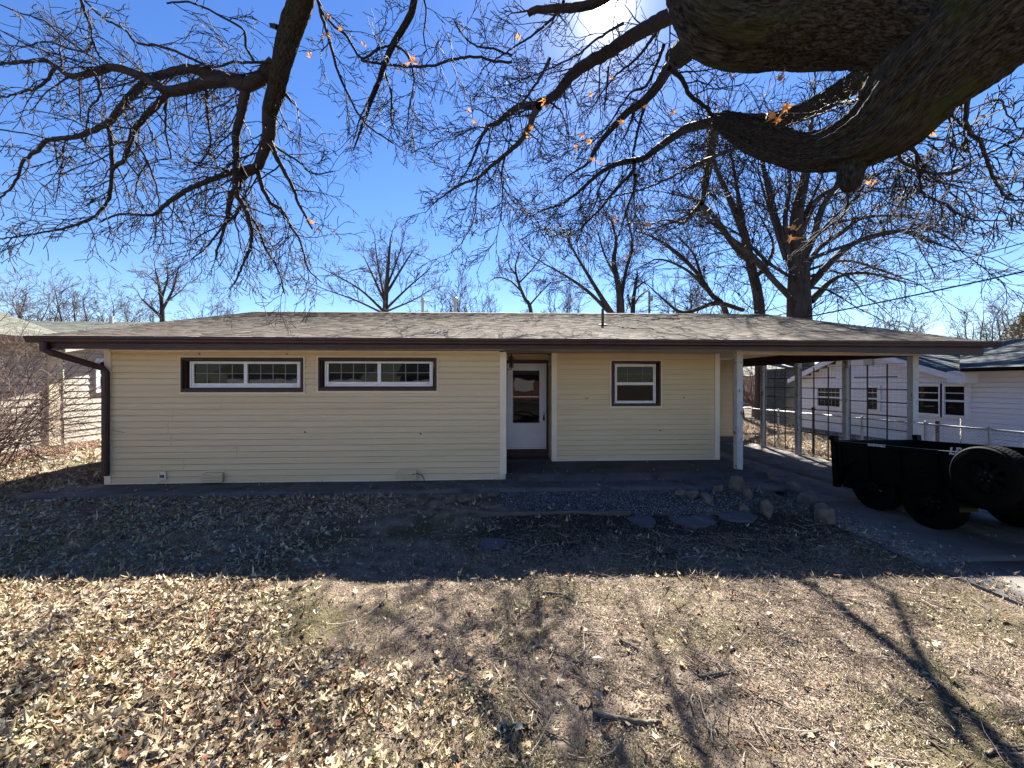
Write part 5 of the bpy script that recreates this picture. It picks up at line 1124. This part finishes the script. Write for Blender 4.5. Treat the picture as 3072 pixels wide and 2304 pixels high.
RK = [(2266,1434,66,62,'tall upright limestone block touching the porch slab corner'),(2322,1440,74,48,'second limestone block from the porch corner along the driveway'),(2378,1456,72,46,'third limestone block from the porch corner, middle of the border'),(2424,1478,62,44,'fourth limestone block along the driveway border'),(2455,1506,56,48,'fifth limestone block where the border turns'),(2474,1545,48,52,'last limestone block of the driveway border, nearest the lawn'),
 (2208,1470,58,42,'rounded pale stone below the white porch post'),(2078,1488,46,26,'flat stone left of the pointed one in the gravel bed'),(2122,1498,44,26,'low stone with sharp edge in the middle of the bed'),(2246,1492,40,28,'small stone right of the rounded pale stone'),(2300,1532,44,50,'upright pointed pale stone alone near the right end of the bed'),(2158,1475,36,22,'small grey stone beside the rounded pale stone'),(2040,1482,36,20,'small stone farthest left of the loose bed stones'),(2230,1520,36,20,'flat buried stone below the loose stones'),(1404,1500,66,18,'flat lone stone at the left end of the gravel bed'),(1478,1486,36,12,'thin stone chip on the walk edge left of the gravel')]
for i, (a, b, c, d, l) in enumerate(RK): rock(a, b, c, d, l, 70+i)
def slab(px, py, wpx, hpx, label, seed):
    R = np.random.default_rng(seed); p = atz(px, py, -.05); hw = wpx/2/FPX*p[1]; q = atz(px, py-hpx/2, -.05); hd_ = (q[1]-p[1]); g_ = float(ground_z(p[0], p[1], False)); m = M()
    m.prism([(p[0]+hw*math.cos(a)*R.uniform(.82,1.05), p[1]+hd_*math.sin(a)*R.uniform(.82,1.1), g_-.02) for a in [k*math.pi/5 for k in range(10)]], (0,0,.05))
    o = m.build('stepping_stone', MT['slate'], None, bevel=.006); tag(o, label, 'stepping stone', 'slate stepping stones')
slab(1478,1620,90,30,'oval slate stepping stone on the shaded lawn left of the others',1); slab(1925,1556,90,34,'slate stepping stone below the gravel bed edging',2); slab(2075,1552,150,34,'wide slate stepping stone right of the gravel edging',3); slab(2215,1545,120,26,'rightmost slate stepping stone by the pointed stone',4)
m = M(); p0, p1 = atz(1440,1541,-.02), atz(1890,1537,-.02); pp = [Vector(p0).lerp(Vector(p1), t/10)+Vector((0, .02*math.sin(t*1.3), -.02+.006*math.cos(t*2))) for t in range(11)]
for a, b in zip(pp, pp[1:]): m.beam(tuple(a), tuple(b), .045, .09)
o = m.build('garden_edging', MT['timber'], None); tag(o, 'weathered grey timber edging along the front of the gravel bed', 'edging')
m = M(); c = atz(1600, 1424, .115); m.lathe((c[0], c[1], .10), (0,0,1), [(0,.10),(.012,.10),(.02,.07),(.02,0)], 20); o = m.build('flat_stone', MT['slate'], None, smooth=False); tag(o, 'small flat stone disc lying on the dark porch floor', 'stone')

RUB = 1
# ------------------------------------------------------------------ gravel, litter, grass, sticks
def chips(name, pos, sx, sy, sz, mt, R, flat=.3):
    """little faceted chips (octahedra)"""
    n = len(pos); base = np.array([[1,0,0],[-1,0,0],[0,1,0],[0,-1,0],[0,0,1],[0,0,-1.]]); F0 = np.array([[0,2,4],[2,1,4],[1,3,4],[3,0,4],[2,0,5],[1,2,5],[3,1,5],[0,3,5]])
    s = np.stack([R.uniform(*sx, n), R.uniform(*sy, n), R.uniform(*sz, n)], 1); Q = base[None]*s[:,None,:]*R.uniform(.7,1.2,(n,6,1)); a = R.uniform(0,2*np.pi,n); t = R.normal(0,flat,n)
    c, si = np.cos(t)[:,None], np.sin(t)[:,None]; Q = np.stack([Q[...,0]*c-Q[...,2]*si, Q[...,1], Q[...,0]*si+Q[...,2]*c], -1)
    c, si = np.cos(a)[:,None], np.sin(a)[:,None]; Q = np.stack([Q[...,0]*c-Q[...,1]*si, Q[...,0]*si+Q[...,1]*c, Q[...,2]], -1)+np.asarray(pos)[:,None,:]
    F = (F0[None]+(np.arange(n)*6)[:,None,None]).reshape(-1,3); return npmesh(name, Q.reshape(-1,3), F, mt)
R = np.random.default_rng(99)
def area(n, x0, x1, y0, y1, dens, z=.0):
    x = R.uniform(x0, x1, n); y = R.uniform(y0, y1, n); k = R.random(n) < dens(x, y); x, y = x[k], y[k]; return np.stack([x, y, ground_z(x, y)+z], 1)
p = area(26000, .0, 4.1, 5.18, 6.17, lambda x, y: np.where((x > 2.4) & (y > 5.75), .25, .75)*sm(0, .25, x-.3*(y < 5.6))*sm(5.16,5.24,y)*np.where((x > 3) & (y < 5.5), .3, 1)); p[:,2] += R.uniform(0,.012,len(p))
o = chips('gravel', p, (.006,.016), (.005,.012), (.004,.009), MT['gravel'], R); tag(o, 'pale and dark pea gravel filling the bed along the walk', 'gravel', kind='stuff')
p = np.vstack([area(900, 2.6, 4.62, 5.2, 6.15, lambda x, y: .25+.5*(x > 3.6)), area(500, 4.2, 4.75, 4.6, 6.7, lambda x, y: .8+0*x)])
o = chips('rubble', p, (.015,.055), (.012,.04), (.01,.035), MT['rubble'], R, .5); tag(o, 'broken rubble and stone chips between the border rocks', 'rubble', kind='stuff')
LD = lambda x, y: np.clip(.05+.98*sm(.5, -.7, x+.4+.95*(y-1.9)*(y < 3.9)+1.9*(y >= 3.9)*.7+1.3*(vnoise(x, y, .8, 31)-.5)), 0, 1)*(.25+1.05*vnoise(x, y, .45, 33))
notpath = lambda x, y: ~((y > 6.17) & (x > -7.35)) & ~((x > 4.55) & (x < 8.32)) & ~((x > 0) & (x < 4.2) & (y > 5.15) & (y < 6.2) & (R.random(len(x)) < .85))
near = area(62000, -6.5, 4.6, 1.3, 3.75, lambda x, y: LD(x, y)*notpath(x, y)*(np.abs(x) < 1.65*y+.6), .012)
far = area(52000, -9.6, 5.1, 3.7, 7.3, lambda x, y: np.clip(LD(x, y)+.08, 0, 1)*.85*notpath(x, y), .01); near[:,2] += R.uniform(0,.02,len(near))
lv = np.vstack([near, far]); o = scatter_leaves('fallen_leaves', lv, (.013,.054), MT['leaf'], R, tilt=.40, curl=.7); tag(o, 'thick litter of pale brown fallen leaves over the lawn', 'leaves', kind='stuff'); print('leaves', len(lv))
p = np.vstack([area(3000, 4.64, 5.4, 2.6, 6.4, lambda x, y: np.exp(-(x-4.64)*4)), area(300, 5, 8.3, 3, 12, lambda x, y: .5+0*x), area(1500,4.8,8.3,11.6,12.2,lambda x,y:.4+0*x)]); p[:,2] = drive_z(p[:,1])+.012
pp_ = area(260, .3, 4.9, 6.8, 8.4, lambda x, y: .5*(y < 7.0)+.08); pp_[:,2] = .125; pw = area(500, -7, 4.9, 6.2, 6.9, lambda x, y: .35+0*x); pw[:,2] = .03
o = scatter_leaves('blown_leaves', np.vstack([p, pp_, pw]), (.018,.04), MT['leaf'], R, tilt=.3, curl=.7); tag(o, 'scattered dry leaves blown onto the driveway, walk and porch', 'leaves', kind='stuff')
b1 = area(26000, 8.4, 14, 9.0, 24, lambda x, y: .5+.5*vnoise(x, y, 1.2, 9)); b2_ = area(20000, 2.0, 9.5, 12.5, 24, lambda x, y: .35+.6*vnoise(x, y, 1.2, 9)); b3_ = area(9000, -10.2, -6.7, 6.5, 14, lambda x, y: .6+0*x)
o = scatter_leaves('yard_leaves', np.vstack([b1, b2_, b3_]), (.04,.09), MT['leaf'], R, tilt=.5, curl=.8, kinds=(1,2)); tag(o, 'sunlit leaf litter on the back and side yards', 'leaves', kind='stuff')
p = area(9000, -10.3, -9.2, 3, 12, lambda x, y: .7+0*x, .03); o = chips('mulch', p, (.02,.06), (.008,.02), (.006,.02), MT['mulch'], R, .4); tag(o, 'rust coloured mulch along the left neighbour wall', 'mulch', kind='stuff')
p = area(30000, -.4, 4.6, 3.9, 5.17, lambda x, y: sm(-.4, .8, x)*sm(3.95, 4.7, y+.5*(vnoise(x, y, .5, 71)-.5)), .006)  # dark chips added so the shaded ground reads darker
o = chips('shade_chip_scatter', p, (.008,.035), (.004,.012), (.003,.009), MT['shade_chips'], R, .35); tag(o, 'dark purple-brown chips added to deepen the shade in front of the gravel bed', 'mulch', kind='stuff')
# fine litter: straw bits and bark chips, thickest at the right
SD = lambda x, y: (np.abs(x) < 1.65*y+.6)*(.45+.55*sm(-1.6, .6, x))*np.clip(.06+1.25*sm(.25, .8, vnoise(x, y, .5, 41)*.6+vnoise(x, y, .16, 42)*.45), 0, 1)
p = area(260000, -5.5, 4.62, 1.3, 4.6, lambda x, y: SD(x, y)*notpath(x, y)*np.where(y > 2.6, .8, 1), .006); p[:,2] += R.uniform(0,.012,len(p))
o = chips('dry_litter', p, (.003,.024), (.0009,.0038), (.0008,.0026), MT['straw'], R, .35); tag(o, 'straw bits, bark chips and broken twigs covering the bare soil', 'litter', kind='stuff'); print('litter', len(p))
p = area(170000, -3.2, 4.62, 1.3, 4.2, lambda x, y: (np.abs(x) < 1.65*y+.6)*(.3+.5*sm(-1, .6, x)), .002)
o = chips('soil_crumbs', p, (.0015,.006), (.0015,.005), (.001,.004), MT['crumb'], R, .5); tag(o, 'crumbs of soil and grit on the bare patches of the lawn', 'soil', kind='stuff')
# winter grass
GD = lambda x, y: sm(.48, .72, vnoise(x, y, .55, 51)*.75+vnoise(x, y, .17, 52)*.35)*(np.abs(x) < 1.6*y+.5)*np.where(x > 1.0, .45, 1)
p = area(150000, -5, 4.5, 1.3, 5.3, lambda x, y: (GD(x, y)*np.where(y < 2.5, 1, .5)+.05)*notpath(x, y)); n = len(p)
a = R.uniform(0, 2*np.pi, n); h = R.uniform(.018, .055, n); le = R.uniform(.2, 1.1, n)*h; wd = R.uniform(.0009, .0020, n)
d = np.stack([np.cos(a), np.sin(a), 0*a], 1); s_ = np.stack([-np.sin(a), np.cos(a), 0*a], 1); up = np.array([[0,0,1.]])
q0, q1 = p-s_*wd[:,None], p+s_*wd[:,None]; m_ = p+d*(le*.45)[:,None]+up*(h*.65)[:,None]; q2, q3 = m_+s_*(wd*.8)[:,None], m_-s_*(wd*.8)[:,None]; tip = p+d*le[:,None]+up*h[:,None]*.92
V = np.stack([q0, q1, q2, q3, tip], 1).reshape(-1,3); i5 = (np.arange(n)*5)[:,None]
F = np.concatenate([i5+np.array([[0,1,2]]), i5+np.array([[0,2,3]]), i5+np.array([[3,2,4]])]); o = npmesh('grass', V, F, MT['grass'], None); tag(o, 'sparse yellow-green winter grass in patches on the lawn', 'grass', kind='stuff'); print('grass', n)
# twig litter
tw = []
for x, y, z in area(8000, -3, 4.6, 1.4, 4.9, lambda x, y: (sm(-1.2, .8, x)*.5+.07)*(.4+.8*vnoise(x, y, .6, 61))*(np.abs(x) < 1.6*y+.5), .012):
    L_ = R.uniform(.05, .34)*R.uniform(.5, 1); a = R.uniform(0, 6.28); grow(tw, np.array([x, y, z]), np.array([math.cos(a), math.sin(a), R.normal(0,.08)]), L_, R.uniform(.0014,.0055), int(R.random() < .3), R, wob=.13, pull=(0,0,0), kids=(2,), rmin=.001, ang=(.3,.9), seg=4)
v, f = tubes(tw, 5); o = npmesh('twig_litter', v, f, MT['stick'], None); tag(o, 'countless thin fallen twigs strewn over the right side of the lawn', 'twigs', kind='stuff')
# the larger fallen sticks, one by one
def stick(pts, r0, r1, label, side=()):
    R_ = np.random.default_rng(int(pts[0][0])); P = []
    for px, py in pts:
        q = atz(px, py, -.05); P.append((q[0], q[1], float(ground_z(q[0], q[1]))+r0*.8+.004, 0))
    q = spline(P, .02); n_ = len(q); rr = np.linspace(r0, r1, n_)*(1+R_.normal(0,.06,n_)); q[:,:3] += R_.normal(0,.0015,(n_,3)); L_ = [(q[:,:3], rr)]
    for (t, dx, dy, ln) in side:
        i = int(t*(n_-1)); pts_ = np.array([q[i,:3]+np.array([dx, dy, .02])*ln*k/5+R_.normal(0,.003,3) for k in range(6)]); L_.append((pts_, np.linspace(rr[i]*.6, .0015, 6)))
    v, f = tubes(L_, 9); o = npmesh('fallen_stick', v, f, MT['bark_s'], None, smooth=True); tag(o, label, 'stick', 'fallen sticks on the lawn')
MT['bark_s'] = mat('dead_branch_bark', (.06,.045,.035), (.20,.165,.13), rough=.9, scale=18, bump=.8, bscale=40, c3=(.10,.11,.04), s3=9, t3=.6)
stick([(1778,2112),(1850,2122),(1920,2138),(1985,2132)], .017, .010, 'thickest mossy fallen branch at the bottom centre right', [(.9,.2,.25,.3)])
stick([(1900,2130),(1985,2150),(2060,2185),(2130,2225)], .007, .003, 'long pale stick leading off the thickest branch')
stick([(1495,2156),(1550,2150),(1612,2144)], .012, .009, 'short thick mossy log piece left of the thickest branch')
stick([(1612,2120),(1640,2160),(1700,2185),(1760,2220)], .005, .002, 'thin curved twig between the log piece and the big branch', [(.6,.3,.1,.2)])
stick([(1630,1756),(1690,1762),(1730,1778),(1770,1780)], .014, .006, 'dark branch lying at the shadow edge near the centre', [(.5,.3,.2,.5),(.7,-.1,.4,.4)])
stick([(1860,1890),(1890,1905),(1916,1920)], .011, .008, 'short dark stick right of the white flower-like scrap')
stick([(2538,1752),(2590,1768),(2636,1782)], .008, .006, 'straight dark stick just below the shadow edge at the right')
stick([(2648,1778),(2702,1776)], .007, .005, 'short level stick right of the straight dark one')
stick([(2095,1996),(2150,1990),(2190,1982)], .009, .006, 'grey stick on green patch in the right foreground')
stick([(2400,2160),(2430,2150),(2462,2146)], .010, .007, 'stubby pale stick at the lower right')
stick([(2540,2075),(2575,2140),(2620,2210),(2665,2280)], .006, .004, 'long straight pale stick running down the lower right')
stick([(2290,2058),(2330,2070),(2365,2084)], .008, .006, 'brown stick below the bare soil patch')
stick([(170,2020),(215,2045),(280,2040),(350,2034)], .010, .006, 'bent stick among dense leaves at the left', [(.4,-.1,-.3,.3)])
stick([(350,2262),(430,2262),(500,2240)], .011, .006, 'curved stick at the bottom left')
stick([(740,2216),(770,2226),(800,2240)], .011, .009, 'short pale broken stick at the lower left centre')
stick([(905,2300),(935,2280),(960,2262)], .014, .011, 'thick stick cut by the bottom edge left of centre')
stick([(1330,2200),(1370,2230),(1420,2270)], .006, .004, 'straight thin stick beside the pale leaves bottom centre')
stick([(1170,1868),(1230,1830),(1290,1812),(1340,1775)], .004, .002, 'long thin curving twig left of centre', [(.5,.2,.3,.4)])
stick([(1600,1905),(1650,1925),(1715,1945)], .006, .003, 'thin brown twig in the middle of the lit soil')
stick([(2740,1960),(2790,1985),(2835,2010)], .008, .005, 'dark stick beside the long limb shadow')
stick([(1180,1700),(1215,1722),(1240,1730)], .004, .003, 'pale forked twig standing out in the shade', [(.9,.3,.2,.4)])
stick([(2960,2210),(3000,2190),(3060,2180)], .008, .006, 'stick at the right edge of the lower lawn')
stick([(95,1601),(120,1600),(145,1607)], .003, .002, 'thin white curved stalk on the shaded lawn at left')
m = M(); q = atz(1794, 1938, -.02)
m.v = []; lv = np.array([[q[0], q[1], float(ground_z(q[0], q[1]))+.03]]); o = scatter_leaves('pale_leaf', lv, (.05,.051), MT['white'], R, tilt=.3, kinds=(2,)); tag(o, 'single bright white leaf lying right of the lawn centre', 'leaf')
